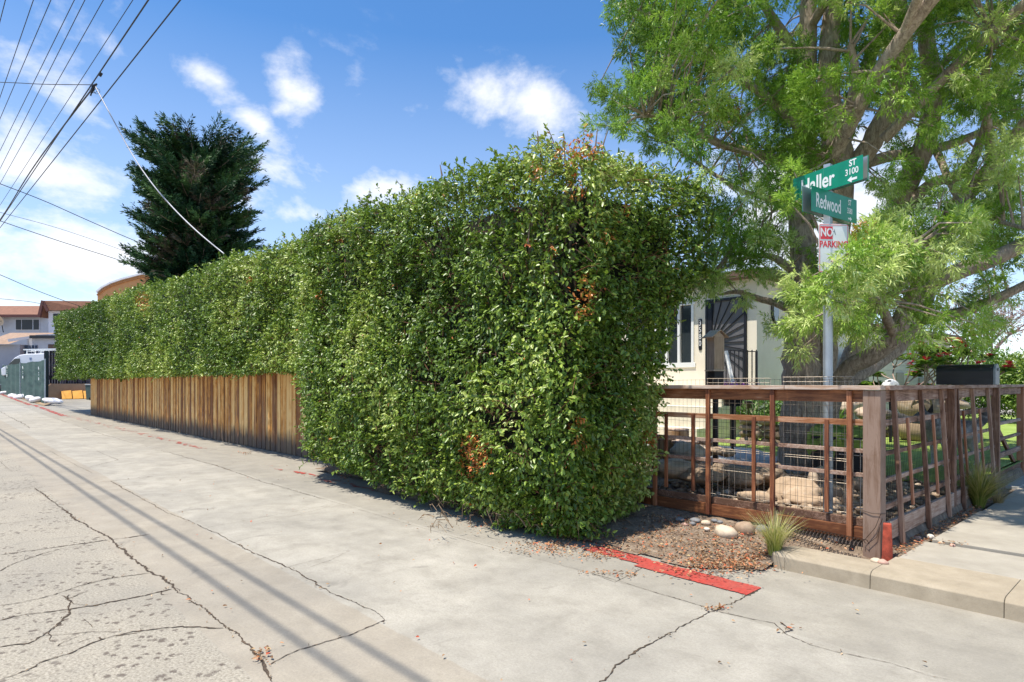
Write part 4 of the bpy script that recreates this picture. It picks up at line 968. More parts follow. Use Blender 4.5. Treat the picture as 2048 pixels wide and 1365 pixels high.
up = np.where(np.abs(TA[:, 2:3]) < .9, np.array([[0, 0, 1.]]), np.array([[1., 0, 0]])); E1 = unit(np.cross(TA, up)); E2 = np.cross(TA, E1)
A = TA[:, None, :]*.85+(E1[:, None, :]*np.cos(ph)[..., None]+E2[:, None, :]*np.sin(ph)[..., None])*.5
curve = np.array([0, 0, 1.])[None, None, :]*(sl**2*.22)[..., None]*TL[:, None, None]
C = TC[:, None, :]+TA[:, None, :]*(sl*TL[:, None])[..., None]+curve
V, F = blade_arrays(C.reshape(-1, 3), A.reshape(-1, 3), RNG.normal(size=(m*NB, 3)), np.full(m*NB, .21), np.full(m*NB, .042), .1)
V = V-np.array([ax_, ay_, -.3]); print('ara', m*NB)
link('crown', np_mesh('crown', V, F, M_ARA, np.clip(np.repeat(TR, NB)+RNG.normal(size=m*NB)*.02, 0, 1)), ar)

# ================================================================== OTHER PLANTS
def leafy(name, label, cat, loc, pts_fn, n, L, stops, seed=1, rough=.4, grp=None, stem=None, tr=.25):
    th = thing(name, label, cat, loc, 0, grp); P, N = pts_fn(n)
    A = N*.6+RNG.normal(size=P.shape)*.6+np.array([0, 0, .1]); Nn = N*.6+np.array([0, 0, .8])+RNG.normal(size=P.shape)*.4
    Ls = L*(.6+.8*RNG.random(len(P))); V, F = leaf_arrays(P, A, Nn, Ls, Ls*.42)
    r = np.clip(RNG.random(len(P))*.7+vnoise(P, 3, seed)*.35, 0, 1)
    link('foliage', np_mesh('foliage', V, F, mat_leaf(name+'_leaf', stops, rough, tr), np.repeat(r, 2)), th)
    if stem: stem.build('stems', M_BARK, th, False)
    return th
def ball(cx, cy, cz, rx, ry, rz):
    def f(n):
        u = unit(RNG.normal(size=(n, 3))); rad = (RNG.random(n)**.4)*(.75+.5*vnoise(u, 2.2, int(abs(cx*10)) % 40+3)); return u*rad[:, None]*np.array([rx, ry, rz])+np.array([cx, cy, cz]), u
    return f
G1 = [(0, (.02, .055, .012)), (.5, (.07, .15, .02)), (.8, (.18, .28, .04)), (1, (.34, .42, .09))]
b1 = at(1975, 735, 20)
leafy('bush', 'rounded bright green bush behind the far fence piece', 'bush', (b1.x, b1.y, .3), ball(0, 0, 1.3, 1.15, 1.6, 1.05), 9000, .10, G1, 4)
b2 = at(2055, 742, 19)
leafy('bush', 'yellow green bush at the picture edge beside the rounded bright green one', 'bush', (b2.x, b2.y, .3), ball(0, 0, 1.2, 1.1, 1.4, .95), 7000, .10, [(0, (.04, .08, .015)), (.5, (.13, .2, .03)), (1, (.42, .45, .10))], 5)
# bare hazy tree far behind
bt = at(1945, 690, 34)
th = thing('bare_tree', 'brownish leafless tree far behind the garden, seen under the fern pine branches', 'tree', (bt.x, bt.y, 0)); mb = MB(); random.seed(9)
def grow(mb, p, d, L, r, depth):
    q = p+d*L; m_ = (p+q)/2+Vector((random.gauss(0, .08), random.gauss(0, .08), .03))*L; mb.tube([p, m_, q], [r, r*.85, r*.7], 5 if depth < 3 else 3, caps=False)
    if depth >= 6: return
    for _ in range(3 if depth in (1, 2, 4) else 2):
        nd = (d+Vector((random.gauss(0, .5), random.gauss(0, .5), random.gauss(.05, .35)))).normalized(); grow(mb, q, nd, L*random.uniform(.68, .85), r*.64, depth+1)
grow(mb, Vector((bt.x, bt.y, 0)), Vector((.05, 0, 1)), 1.9, .17, 0)
mb.build('trunk', mat_simple('hazy_bark', (.27, .19, .18), .9), th)
def bt_pts(n):
    u = unit(RNG.normal(size=(n, 3))); return u*(RNG.random(n)**.5)[:, None]*np.array([3.4, 3.4, 2.0])+np.array([0, 0, 5.2]), u
P, N = bt_pts(2600); A = RNG.normal(size=P.shape); V, F = leaf_arrays(P, A, RNG.normal(size=P.shape), np.full(len(P), .16), np.full(len(P), .06))
link('crown', np_mesh('crown', V, F, mat_leaf('dry_leaf', [(0, (.20, .12, .10)), (1, (.42, .28, .20))], .7, .2, (.4, .3, .2)), np.repeat(RNG.random(len(P)), 2)), th)
# plumeria with pink flowers
pl = at(1862, 775, 13.0); plz = .33
th = thing('plumeria', 'small forked plumeria with pink flower clusters in front of the pale siding wall', 'flowering tree', (pl.x, pl.y, plz)); mb = MB(); random.seed(14)
tips = []
def fork(p, d, L, r, depth):
    q = p+d*L; mb.tube([p, (p+q)/2+Vector((random.gauss(0, .04), random.gauss(0, .04), 0))*L, q], [r, r*.9, r*.85], 6, caps=False)
    if depth >= 4: tips.append((q, d)); return
    for _ in range(2 if random.random() < .55 else 3):
        nd = (d*.8+Vector((random.gauss(0, .6), random.gauss(0, .6), random.uniform(.0, .3)))).normalized(); fork(q, nd, L*random.uniform(.55, .85), r*.78, depth+1)
for a in (0, 1.3, 2.5, 3.8, 5.0): fork(Vector((pl.x, pl.y, plz)), Vector((math.cos(a)*.45, math.sin(a)*.45, .95)).normalized(), .85, .028, 1)
mb.build('branches', mat_simple('plumeria_bark', (.33, .24, .19), .8), th)
C, A, N, L = [], [], [], []; fv = MB(); M_PINK = mat_simple('pink_petal', (.75, .05, .10), .5, 0, .35, 30, 0)
for q, d in tips:
    for _ in range(22):
        a = random.uniform(0, 2*PI); e = Vector((math.cos(a), math.sin(a), random.uniform(-.1, .7))).normalized(); C.append(q); A.append(e); N.append((0, 0, 1)); L.append(random.uniform(.16, .26))
for q, d in random.sample(tips, min(len(tips), 44)):
    fv = MB()
    for _ in range(7):
        c = q+d*.08+Vector((random.gauss(0, .035), random.gauss(0, .035), random.gauss(.04, .03)))
        for j in range(5):
            a = j*2*PI/5+random.random(); e = Vector((math.cos(a), math.sin(a), .5))*.055; s = Vector((-math.sin(a), math.cos(a), 0))*.024
            fv.add([c, c+e*.6+s, c+e, c+e*.6-s], [(0, 1, 2, 3)])
    fv.build('flower_cluster', M_PINK, th, fixn=False)
V, F = leaf_arrays(np.array([list(x) for x in C]), np.array([list(x) for x in A]), np.array(N, float)+RNG.normal(size=(len(C), 3))*.2, np.array(L), np.array(L)*.34)
link('leaves', np_mesh('leaves', V-np.array([pl.x, pl.y, plz]), F, mat_leaf('plumeria_leaf', G1, .4, .3), np.repeat(RNG.random(len(C)), 2)), th)
# feather grass tufts
def tuft(name, label, x, y, z, n, h, spread, stops, width=.0035):
    th = thing(name, label, 'grass tuft', (x, y, z), 0, None); V, F, R = [], [], []
    for i in range(n):
        a = random.uniform(0, 2*PI); lean = random.random()**.7*spread; hh = h*random.uniform(.55, 1.05); r0 = random.random()*.05
        p0 = Vector((math.cos(a)*r0, math.sin(a)*r0, 0)); d = Vector((math.cos(a), math.sin(a), 0)); w = Vector((-d.y, d.x, 0))*width*random.uniform(.6, 1.2); b = len(V)
        for t in (0, .33, .66, 1):
            c = p0+d*lean*hh*(t**1.8)+Vector((0, 0, hh*(t-.35*lean*t*t))); V += [c-w*(1-t*.85), c+w*(1-t*.85)]
        rr_ = random.random()
        for s in range(3): F.append((b+2*s, b+2*s+1, b+2*s+3, b+2*s+2)); R.append(min(1, rr_*.6+s*.2))
    link('blades', np_mesh('blades', [list(v) for v in V], F, mat_leaf(name+'_blade', stops, .6, .25, (.4, .4, .1)), R), th)
random.seed(3)
TG = [(0, (.20, .28, .03)), (.45, (.38, .42, .09)), (.75, (.60, .54, .28)), (1, (.75, .66, .46))]
t1 = gnd(1549, 1108, .09); tuft('grass_tuft', 'pale yellow green feather grass tuft by the kerb end in front of the fence', t1.x, t1.y, .08, 420, .42, .75, TG)
t2 = at(1958, 1012, 7.25); tuft('grass_tuft', 'bushy olive feather grass tuft between pavement and fence below the mailbox', -1.69, y_on(1958, -1.69), .12, 900, .60, .95, [(0, (.12, .19, .025)), (.5, (.28, .30, .05)), (.8, (.48, .40, .14)), (1, (.66, .55, .30))], .005)
tuft('grass_tuft', 'small straw coloured grass tuft at the pavement edge beside the olive tuft', -1.58, y_on(1996, -1.58), .13, 160, .24, 1.1, [(0, (.35, .24, .10)), (1, (.66, .50, .28))])
tuft('grass_tuft', 'small dry twiggy grass tuft under the fence near the netting roll', -2.62, 5.86, .11, 90, .16, 1.2, [(0, (.3, .22, .12)), (1, (.62, .5, .34))])

# ================================================================== HOUSE
k = NT('cream_stucco'); pv = k.pos(); f = k.noise(pv, 2, 6, .6); f3 = k.noise(pv, 90, 5, .7)
c = k.ramp(f, [(.3, (.78, .70, .56)), (.7, (.87, .79, .65))]); k.bump(f3, .35, .006); M_STUC = k.out(c, .9)
M_WHITE = mat_simple('white_paint', (.78, .78, .76), .5, 0, .05, 6, .05)
M_GLASS = mat_simple('dark_glass', (.035, .045, .05), .06, 0, .2, 2, 0)
M_DARK = mat_simple('dark_metal', (.018, .018, .022), .45, .3, .2, 12, .05)
M_SCREEN = mat_simple('door_screen', (.13, .125, .13), .6, 0, .2, 3, 0)
M_SHING = mat_simple('grey_shingle', (.40, .37, .35), .9, 0, .3, 7, .5)
M_BROWN = mat_simple('brown_trim', (.13, .075, .05), .7, 0, .2, 6, .1)
M_CONC = mat_simple('step_concrete', (.72, .66, .53), .85, 0, .10, 5, .2)
HYF, HXR = 13.8, -6.75
hs_ = thing('house', 'cream stucco house with a dark security door behind the big tree', 'house', (-9.5, 16, .3))
# front wall with openings for door and window
DX0, DX1, DZ0, DZ1 = x_on(1412, HYF), x_on(1494, HYF), 1.50, 3.57
WX1, WX0, WZ0, WZ1 = x_on(1388, HYF), x_on(1388, HYF)-2.0, 2.02, 3.55
mb = MB()
mb.bb(-15, WX0, HYF, HYF+.2, .2, 3.97); mb.bb(WX0, WX1, HYF, HYF+.2, .2, WZ0); mb.bb(WX0, WX1, HYF, HYF+.2, WZ1, 3.97)
mb.bb(WX1, DX0, HYF, HYF+.2, .2, 3.97); mb.bb(DX0, DX1, HYF, HYF+.2, DZ1, 3.97); mb.bb(DX0, DX1, HYF, HYF+.2, .2, DZ0); mb.bb(DX1, HXR, HYF, HYF+.2, .2, 3.97)
mb.bb(HXR-.2, HXR, HYF+.2, 21, .2, 3.97); mb.bb(-15, HXR-.2, 20.8, 21, .2, 3.97); mb.bb(-15, -14.8, HYF+.2, 20.8, .2, 3.97)
part(mb, 'wall', M_STUC, hs_, 0)
mb = MB(); e = .33; zt = 4.0
mb.add([(-15.3, HYF-e, zt+.12), (HXR+e, HYF-e, zt+.12), (HXR+e, 21.3, zt+.12), (-15.3, 21.3, zt+.12), (-13, 17.3, 4.85), (-9.4, 17.3, 4.85)], [(0, 1, 5, 4), (1, 2, 5), (2, 3, 4, 5), (3, 0, 4)])
rf = part(mb, 'roof', M_SHING, hs_, 0)
mb = MB(); mb.bb(-15.3, HXR+e, HYF-e, 21.3, zt-.04, zt+.115); mb.build('fascia', M_BROWN, rf)
# window
mb = MB()
for a, b, c_, d in ((WX0, WX1, WZ0-.07, WZ0+.05), (WX0, WX1, WZ1-.05, WZ1+.05)): mb.bb(a-.05, b+.05, HYF-.03, HYF+.05, c_, d)
xs_ = [WX0, WX0+.9, WX1-.62, WX1-.38, WX1]
for q in (WX0+.03, WX0+.9, WX1-.78, WX1-.42, WX1-.03): mb.bb(q-.035, q+.035, HYF-.028, HYF+.05, WZ0+.05, WZ1-.05)
w_ = part(mb, 'window', M_WHITE, hs_, .004)
mb = MB(); mb.bb(WX0, WX1, HYF+.06, HYF+.08, WZ0, WZ1); mb.build('pane', M_GLASS, w_)
# door
mb = MB(); mb.bb(DX0, DX0+.06, HYF-.04, HYF+.05, DZ0, DZ1); mb.bb(DX1-.06, DX1, HYF-.04, HYF+.05, DZ0, DZ1); mb.bb(DX0+.06, DX1-.06, HYF-.04, HYF+.05, DZ1-.06, DZ1); mb.bb(DX0+.06, DX1-.06, HYF-.04, HYF+.05, DZ0, DZ0+.08)
dr = part(mb, 'door', M_DARK, hs_, .004)
mb = MB(); mb.bb(DX0+.05, DX1-.05, HYF+.01, HYF+.03, DZ0+.05, DZ1-.05); mb.build('screen', M_SCREEN, dr)
mb = MB(); ox, oz = DX0+.12, 2.52
for a in (-70, -52, -38, -25, -12, 0, 12, 25, 38, 50, 62, 74, 85):
    ar_ = math.radians(a); tx = (DX1-.07-ox)/max(.05, math.cos(ar_)); tz = ((DZ1-.07-oz) if a > 0 else (oz-DZ0-.08))/max(.01, abs(math.sin(ar_))); t = min(tx, tz)
    mb.bar((ox+.10*math.cos(ar_), HYF-.005, oz+.10*math.sin(ar_)), (ox+t*math.cos(ar_), HYF-.005, oz+t*math.sin(ar_)), .018, .016, up=(0, 1, 0))
mb.bb(DX0+.06, DX0+.17, HYF-.03, HYF, DZ0+.3, DZ1-.1); mb.build('sunburst_bars', M_DARK, dr)
for z in (2.53, 2.42):
    mb = MB(); mb.box((DX0+.10, HYF-.06, z), (.055, .05, .055), 0); o = mb.build('handle', mat_simple('brass', (.55, .42, .15), .3, .9) if z > 2.5 else bpy.data.materials['brass'], dr, bevel=.015)
# number plaque, read downwards
nx = x_on(1401, HYF); mb = MB(); mb.prism([(nx-.045, 2.42), (nx-.03, 2.36), (nx+.03, 2.36), (nx+.045, 2.42), (nx+.045, 3.12), (nx-.045, 3.12)], 'Y', HYF-.02, HYF-.002); pq = part(mb, 'number_plaque', M_DARK, hs_, .003)
for i, ch in enumerate('3580'):
    o = text(ch, .19, (0, 0, 0), (PI/2, 0, 0), M_WHITE, pq, 'lettering', .001, .75); o.location = (nx+9.5, HYF-.023-16, 3.02-.165*i-.3)
# oval on the side wall
ly = y_on(1548, HXR); mb = MB()
mb.prism([(ly+.17*math.cos(a), 3.28+.30*math.sin(a)) for a in np.linspace(0, 2*PI, 21)[:-1]], 'X', HXR+.002, HXR+.05); ol = part(mb, 'oval_frame', M_DARK, hs_, .008)
mb = MB(); mb.prism([(ly+.135*math.cos(a), 3.28+.26*math.sin(a)) for a in np.linspace(0, 2*PI, 21)[:-1]], 'X', HXR+.052, HXR+.06); mb.build('pane', mat_simple('grey_glass', (.30, .32, .36), .2), ol)
# porch and steps
pst = thing('porch_steps', 'pale cream concrete porch with five wide steps leading down to the garden', 'steps', (-8.3, 12.9, .3))
mb = MB(); mb.bb(-11.6, -6.95, 12.95, HYF-.003, .2, 1.485)
for i in range(5): mb.bb(-11.6, -6.95, 12.95-.34*(i+1), 12.95-.34*i-.003, .2, 1.485-.215*(i+1))
part(mb, 'steps', M_CONC, pst, .012)
rl = thing('porch_railing', 'low black iron railing on the porch in front of the dark door', 'railing', (-7.3, 13.0, 1.5)); mb = MB()
ra, rb_ = x_on(1444, 13.05), x_on(1513, 13.05)
mb.bar((ra, 13.05, 2.30), (rb_, 13.05, 2.24), .035, .02); mb.bar((ra, 13.05, 1.58), (rb_, 13.05, 1.58), .03, .02)
for xx in np.linspace(ra, rb_, 9): mb.bb(xx-.009, xx+.009, 13.04, 13.06, 1.49, 2.28)
part(mb, 'bars', M_DARK, rl, 0)
mb = MB(); mb.bb(rb_-.02, rb_+.02, 13.03, 13.07, 1.49, 2.25); part(mb, 'post', M_DARK, rl, 0)
# stair handrail: white slanted arm on a dark post
hr_ = at(1463, 860, 11.9); hd = thing('stair_handrail', 'white slanted handrail board on a dark post beside the cream steps', 'handrail', (hr_.x, hr_.y, .3)); mb = MB()
mb.bar(at(1452, 703, 12.3), at(1466, 768, 11.9), .06, .05); part(mb, 'arm', M_WHITE, hd, .004); mb = MB(); a = at(1466, 770, 11.9)
mb.bb(a.x-.04, a.x+.04, a.y-.04, a.y+.04, .3, a.z); part(mb, 'post', M_DARK, hd, .003)

# pale siding outbuilding, behind tree on the right, with a grey board gate
M_SID = mat_simple('pale_siding', (.62, .56, .48), .8, 0, .08, 4, .1)
q0, q1 = at(1738, 760, 19.0), at(1900, 760, 24.0)
ob = thing('outbuilding', 'pale horizontal siding outbuilding with a brown roof edge behind the plumeria', 'outbuilding', ((q0.x+q1.x)/2, (q0.y+q1.y)/2, .3))
mb = MB(); dv = (q1-q0); dv.z = 0; Ln = dv.length; dv.normalize(); nv = Vector((-dv.y, dv.x, 0)); ang = math.atan2(dv.y, dv.x)
ctr = q0+dv*Ln/2
for i in range(17):
    mb.box(ctr+nv*(1.6-.004*(i % 2))+Vector((0, 0, -ctr.z+.35+.17*i)), (Ln, 3.2, .166), ang, 0, .5, None, 1)
part(mb, 'wall', M_SID, ob, .004)
mb = MB(); mb.box(ctr+nv*1.5+Vector((0, 0, -ctr.z+3.26)), (Ln+.6, 3.8, .12), ang); part(mb, 'roof', M_BROWN, ob, .004)
for a_, b_, z_, h_ in ((.55, .68, 1.3, .9), (.28, .36, 1.5, .8)):
    mb = MB(); mb.box(q0+dv*Ln*(a_+b_)/2+nv*-.02+Vector((0, 0, -q0.z+z_)), ((b_-a_)*Ln, .05, h_), ang); part(mb, 'shutter', mat_simple('taupe_shutter', (.36, .31, .27), .8) if a_ > .5 else bpy.data.materials['taupe_shutter'], ob, .004)
ga, gb = at(1692, 760, 17.0), at(1737, 760, 18.0); gg = thing('board_gate', 'grey weathered vertical board gate between house and outbuilding', 'gate', ((ga.x+gb.x)/2, (ga.y+gb.y)/2, .3)); mb = MB(); dv = gb-ga; dv.z = 0; Ln = dv.length; dv.normalize()
for i in range(11):
    mb.box(ga+dv*Ln*(i+.5)/11+Vector((0, 0, -ga.z+1.35)), (Ln/11-.012, .025, 2.15), math.atan2(dv.y, dv.x))
_, _, M_GW = mat_wood('grey_board', (.10, .09, .08), (.23, .20, .18), (.36, .33, .30), 'Z', .9, 12)
part(mb, 'boards', M_GW, gg, .002); mb = MB(); mb.box(ga+dv*Ln*.62+Vector((0, 0, -ga.z+1.3)), (.05, .06, 2.1), 0); part(mb, 'post', M_DARK, gg, 0)

# ================================================================== YARD THINGS
k = NT('field_stone'); f = k.noise(k.pos(), 7, 8, .65); r = k.attr('rnd')
c = k.ramp(k.math('ADD', k.math('MULTIPLY', f, .5), k.math('MULTIPLY', r, .5)), [(.2, (.17, .125, .09)), (.45, (.30, .215, .14)), (.65, (.46, .33, .22)), (.85, (.66, .57, .46))]); k.bump(f, .6, .02); M_STONE = k.out(c, .85)
def rock(mb, c, s, seed=0, r=None, n=10, rough_=.25):
    vs = []; fs = []; nl = 7
    for i in range(nl+1):
        ph_ = PI*i/nl
        for j in range(n):
            th_ = 2*PI*j/n; u = Vector((math.sin(ph_)*math.cos(th_), math.sin(ph_)*math.sin(th_), math.cos(ph_)))
            w = 1+rough_*(vnoise(np.array([[u.x, u.y, u.z]])*1.5+seed*3.1, 1.0)[0]-.5)*2+.3*rough_*(vnoise(np.array([[u.x, u.y, u.z]])*4+seed*1.1, 1.0)[0]-.5)
            vs.append((c[0]+u.x*s[0]*w, c[1]+u.y*s[1]*w, c[2]+u.z*s[2]*w))
    for i in range(nl):
        for j in range(n): fs.append((i*n+j, i*n+(j+1) % n, (i+1)*n+(j+1) % n, (i+1)*n+j))
    mb.add(vs, fs, 0, r, True)
# low stone walls
def stone_wall(label, a, b, h, z0, seed):
    th = thing('stone_wall', label, 'wall', ((a.x+b.x)/2, (a.y+b.y)/2, z0)); mb = MB(); d = b-a; d.z = 0; L = d.length; d.normalize(); random.seed(seed); z = z0
    while z < z0+h-.02:
        t = 0; hh = random.uniform(.11, .16)
        while t < L:
            w = random.uniform(.18, .42); p = a+d*(t+w/2); rock(mb, (p.x, p.y+random.uniform(-.02, .02), z+hh/2), (w*.56, .17, hh*.62), random.randint(0, 99), None, 9, .22); t += w
        z += hh
    part(mb, 'stones', M_STONE, th, 0); return th
stone_wall('low dry stone wall right of the cream steps with the lawn at its foot', at(1478, 880, 12.6), at(1600, 880, 12.0), .46, .33, 2)
stone_wall('low reddish stone wall behind the lawn right of the tree trunk', at(1680, 845, 13.5), at(1860, 845, 15.0), .36, .36, 6)
bl = at(1845, 805, 13.2); th = thing('boulder', 'big rounded orange and white boulder on the lawn edge below the plumeria', 'boulder', (bl.x, bl.y, .4)); mb = MB(); rock(mb, (bl.x, bl.y, 1.08), (.48, .38, .30), 5, .8, 16, .25); rock(mb, (bl.x, bl.y, .6), (.5, .4, .34), 8, .6, 14, .25); part(mb, 'stone', M_STONE, th, 0)
sd = at(1520, 800, 13.6)
# planted beds behind the walls
leafy('bed_plants', 'low green plants in the raised bed right of the steps', 'plants', (sd.x, sd.y, .75), lambda n: (np.stack([RNG.uniform(-.9, 1.3, n), RNG.uniform(-.1, .5, n), RNG.random(n)**1.5*.45], 1), unit(RNG.normal(size=(n, 3))+np.array([0, 0, 1.5]))), 1400, .13, [(0, (.05, .12, .03)), (.6, (.20, .32, .12)), (1, (.45, .52, .25))], 8)
ag = at(1550, 838, 11.8)
def agave(x, y, z, s, lab):
    th = thing('agave', lab, 'plant', (x, y, z)); mb = MB()
    for i in range(16):
        a = i*2.4; el = .35+.9*(i/16); d = Vector((math.cos(a)*math.cos(el), math.sin(a)*math.cos(el), math.sin(el))); p = Vector((x, y, z)); s_ = Vector((-math.sin(a), math.cos(a), 0))*.03*s
        mb.add([p-s_*.6, p+s_*.6, p+d*.22*s+s_, p+d*.42*s+Vector((0, 0, -.03)), p+d*.22*s-s_], [(0, 1, 2, 4), (4, 2, 3)])
    part(mb, 'leaves', mat_simple('agave_leaf', (.25, .38, .07), .5, 0, .3, 12, 0) if 'agave_leaf' not in bpy.data.materials else bpy.data.materials['agave_leaf'], th, 0, fixn=False)
agave(ag.x, ag.y, .78, .75, 'small yellow green agave left of the tree trunk'); a2 = at(1677, 818, 12.5); agave(a2.x, a2.y, .82, .85, 'small yellow green agave behind the grey sign post')
# ball
bp = at(1781, 775, 12.8); th = thing('ball', 'black and white ball peeking over the fence cap left of the plumeria', 'ball', (bp.x, bp.y, bp.z)); mb = MB()
k = NT('ball_pattern'); v = k.n('ShaderNodeTexVoronoi'); v.inputs['Scale'].default_value = 8.5; v.inputs['Randomness'].default_value = .25; k.l(k.coord(), v.inputs['Vector']); M_BALL = k.out(k.ramp(v.outputs['Distance'], [(.0, (.02, .02, .02)), (.30, (.02, .02, .02)), (.34, (.75, .75, .73)), (1, (.75, .75, .73))]), .4)
mb.lathe([(max(.001, .165*math.sin(a)), -.165*math.cos(a)) for a in np.linspace(0, PI, 17)], (bp.x, bp.y, bp.z), 24); part(mb, 'shell', M_BALL, th, 0)
mb = MB(); mb.tube([(bp.x, bp.y, .3), (bp.x, bp.y, bp.z-.15)], .03, 8); part(mb, 'stake', M_DARK, th, 0)
# bird box on a post
bb = at(1431, 740, 9.0); th = thing('bird_box', 'tall narrow wooden bird box with a gabled roof in front of the dark door', 'bird box', (bb.x, bb.y, .3)); rzb = rot_dir(90)
M_BOX = mat_wood('bird_box_wood', (.42, .28, .20), (.62, .46, .35), (.75, .62, .50), 'Z', .8, 12)[2]
def lb(mb, u0, u1, v0, v1, z0, z1, **kw):
    T = Matrix.Rotation(rzb+.35, 4, 'Z'); c = T @ Vector(((u0+u1)/2, (v0+v1)/2, 0)); mb.box((bb.x+c.x, bb.y+c.y, (z0+z1)/2), (u1-u0, v1-v0, z1-z0), rzb+.35, **kw)
mb = MB(); lb(mb, -.085, .085, -.085, .085, 1.76, 2.22); part(mb, 'box', M_BOX, th, .003)
T = Matrix.Translation((bb.x, bb.y, 0)) @ Matrix.Rotation(rzb+.35, 4, 'Z'); mb = MB()
mb.add([(-.085, -.085, 2.222), (.085, -.085, 2.222), (0, -.085, 2.30), (-.085, .085, 2.222), (.085, .085, 2.222), (0, .085, 2.30)], [(0, 1, 2), (3, 5, 4), (0, 3, 4, 1), (1, 4, 5, 2), (2, 5, 3, 0)], 0, None, False, T); part(mb, 'gable', M_BOX, th, .002)
mb = MB()
for s in (-1, 1): mb.add([(0, -.12, 2.305), (s*.135, -.12, 2.205), (s*.135, .12, 2.205), (0, .12, 2.305), (0, -.12, 2.325), (s*.14, -.12, 2.222), (s*.14, .12, 2.222), (0, .12, 2.325)], [(0, 1, 2, 3), (4, 7, 6, 5), (0, 4, 5, 1), (1, 5, 6, 2), (2, 6, 7, 3), (3, 7, 4, 0)], 0, None, False, T)
part(mb, 'roof', M_BOX, th, .002)
mb = MB(); lb(mb, -.11, .10, -.10, .10, 1.735, 1.757); part(mb, 'floor_board', M_BOX, th, .002); mb = MB(); lb(mb, -.08, .08, -.08, .08, 1.5, 1.733); lb(mb, -.03, .03, -.03, .03, .2, 1.5); part(mb, 'post', M_DARK, th, .003)
fl = at(1465, 775, 10.2)
mb = MB(); th = thing('flower_pot', 'dark hanging pot of purple pink flowers just above the fence cap', 'flower pot', (fl.x, fl.y, fl.z-.2)); random.seed(2)
mb.lathe([(.001, -.28), (.14, -.28), (.20, -.02), (.17, -.02)], (fl.x, fl.y, fl.z-.02), 14); mb.tube([(fl.x, fl.y, .3), (fl.x, fl.y, fl.z-.28)], .02, 6); part(mb, 'pot', M_DARK, th, 0); mb = MB()
for _ in range(260):
    c = Vector((fl.x, fl.y, fl.z-.03))+Vector((random.gauss(0, .17), random.gauss(0, .17), abs(random.gauss(0, .05)))); a = random.uniform(0, PI); e = Vector((math.cos(a), math.sin(a), random.uniform(-.3, .5)))*.024; s = Vector((-e.y, e.x, .01)); mb.add([c-e, c+s, c+e, c-s], [(0, 1, 2, 3)])
part(mb, 'flowers', mat_simple('purple_petal', (.62, .12, .50), .6, 0, .5, 30, 0), th, 0, fixn=False)
# concrete garden path
mb = MB(); pa = [at(1440, 905, 9.6), at(1620, 925, 8.8), at(1560, 872, 13.2), at(1480, 880, 12.2)]
pts = [Vector((p.x, p.y, 0)) for p in (pa[0], pa[1], Vector((-5.4, 11.0, 0)), Vector((-6.9, 11.1, 0)), Vector((-8.8, 11.1, 0)))]
mb.prism([(p.x, p.y) for p in pts], 'Z', .2, .375); gpth = mb.build('garden_path', mat_simple('path_grey', (.42, .42, .40), .9), bevel=.01); tag(gpth, kind='structure')
# log seats
_, _, M_LOG = mat_wood('split_log', (.17, .075, .03), (.36, .20, .09), (.52, .36, .22), 'Z', .8, 8)
M_LOGT = mat_simple('log_cut', (.60, .44, .34), .8, 0, .15, 20, .2)
def log_block(px0, px1, pt, pb, d, lab, rz=.3):
    a = at((px0+px1)/2, (pt+pb)/2, d); w = (px1-px0)/F_PX*d; zt_ = at(0, pt, d).z; zb_ = at(0, pb, d).z
    th = thing('log_seat', lab, 'log seat', (a.x, a.y, zb_), 0, 'split log seats in the garden'); mb = MB(); R_ = YAW+rz
    out = [(-.5*w, -.15), (-.3*w, -.21), (.25*w, -.20), (.5*w, -.12), (.48*w, .12), (.1*w, .2), (-.4*w, .17)]
    T = Matrix.Translation((a.x, a.y, 0)) @ Matrix.Rotation(R_, 4, 'Z')
    n = len(out); vs = [T @ Vector((u, v, z)) for z in (zb_-.05, zt_-.03) for u, v in out]; r = random.random()
    mb.add(vs, [(i, (i+1) % n, n+(i+1) % n, n+i) for i in range(n)]+[tuple(range(n, 2*n))], 0, r); part(mb, 'log', M_LOG, th, .012)
    mb = MB(); vs = [T @ Vector((u*1.0, v*1.0, z)) for z in (zt_-.03, zt_) for u, v in out]; mb.add(vs, [(i, (i+1) % n, n+(i+1) % n, n+i) for i in range(n)]+[tuple(range(n, 2*n)), tuple(range(n-1, -1, -1))], 0, r); part(mb, 'cut_face', M_LOGT, th, .006)
log_block(1334, 1372, 857, 890, 9.6, 'upper split log seat with a pink top nearest the hedge'); log_block(1306, 1345, 873, 915, 9.1, 'brown split log seat half hidden by the hedge edge'); log_block(1340, 1392, 881, 912, 8.9, 'wide split log seat with a pale cut top'); log_block(1392, 1426, 880, 903, 9.4, 'dark split log seat closest to the garden path')
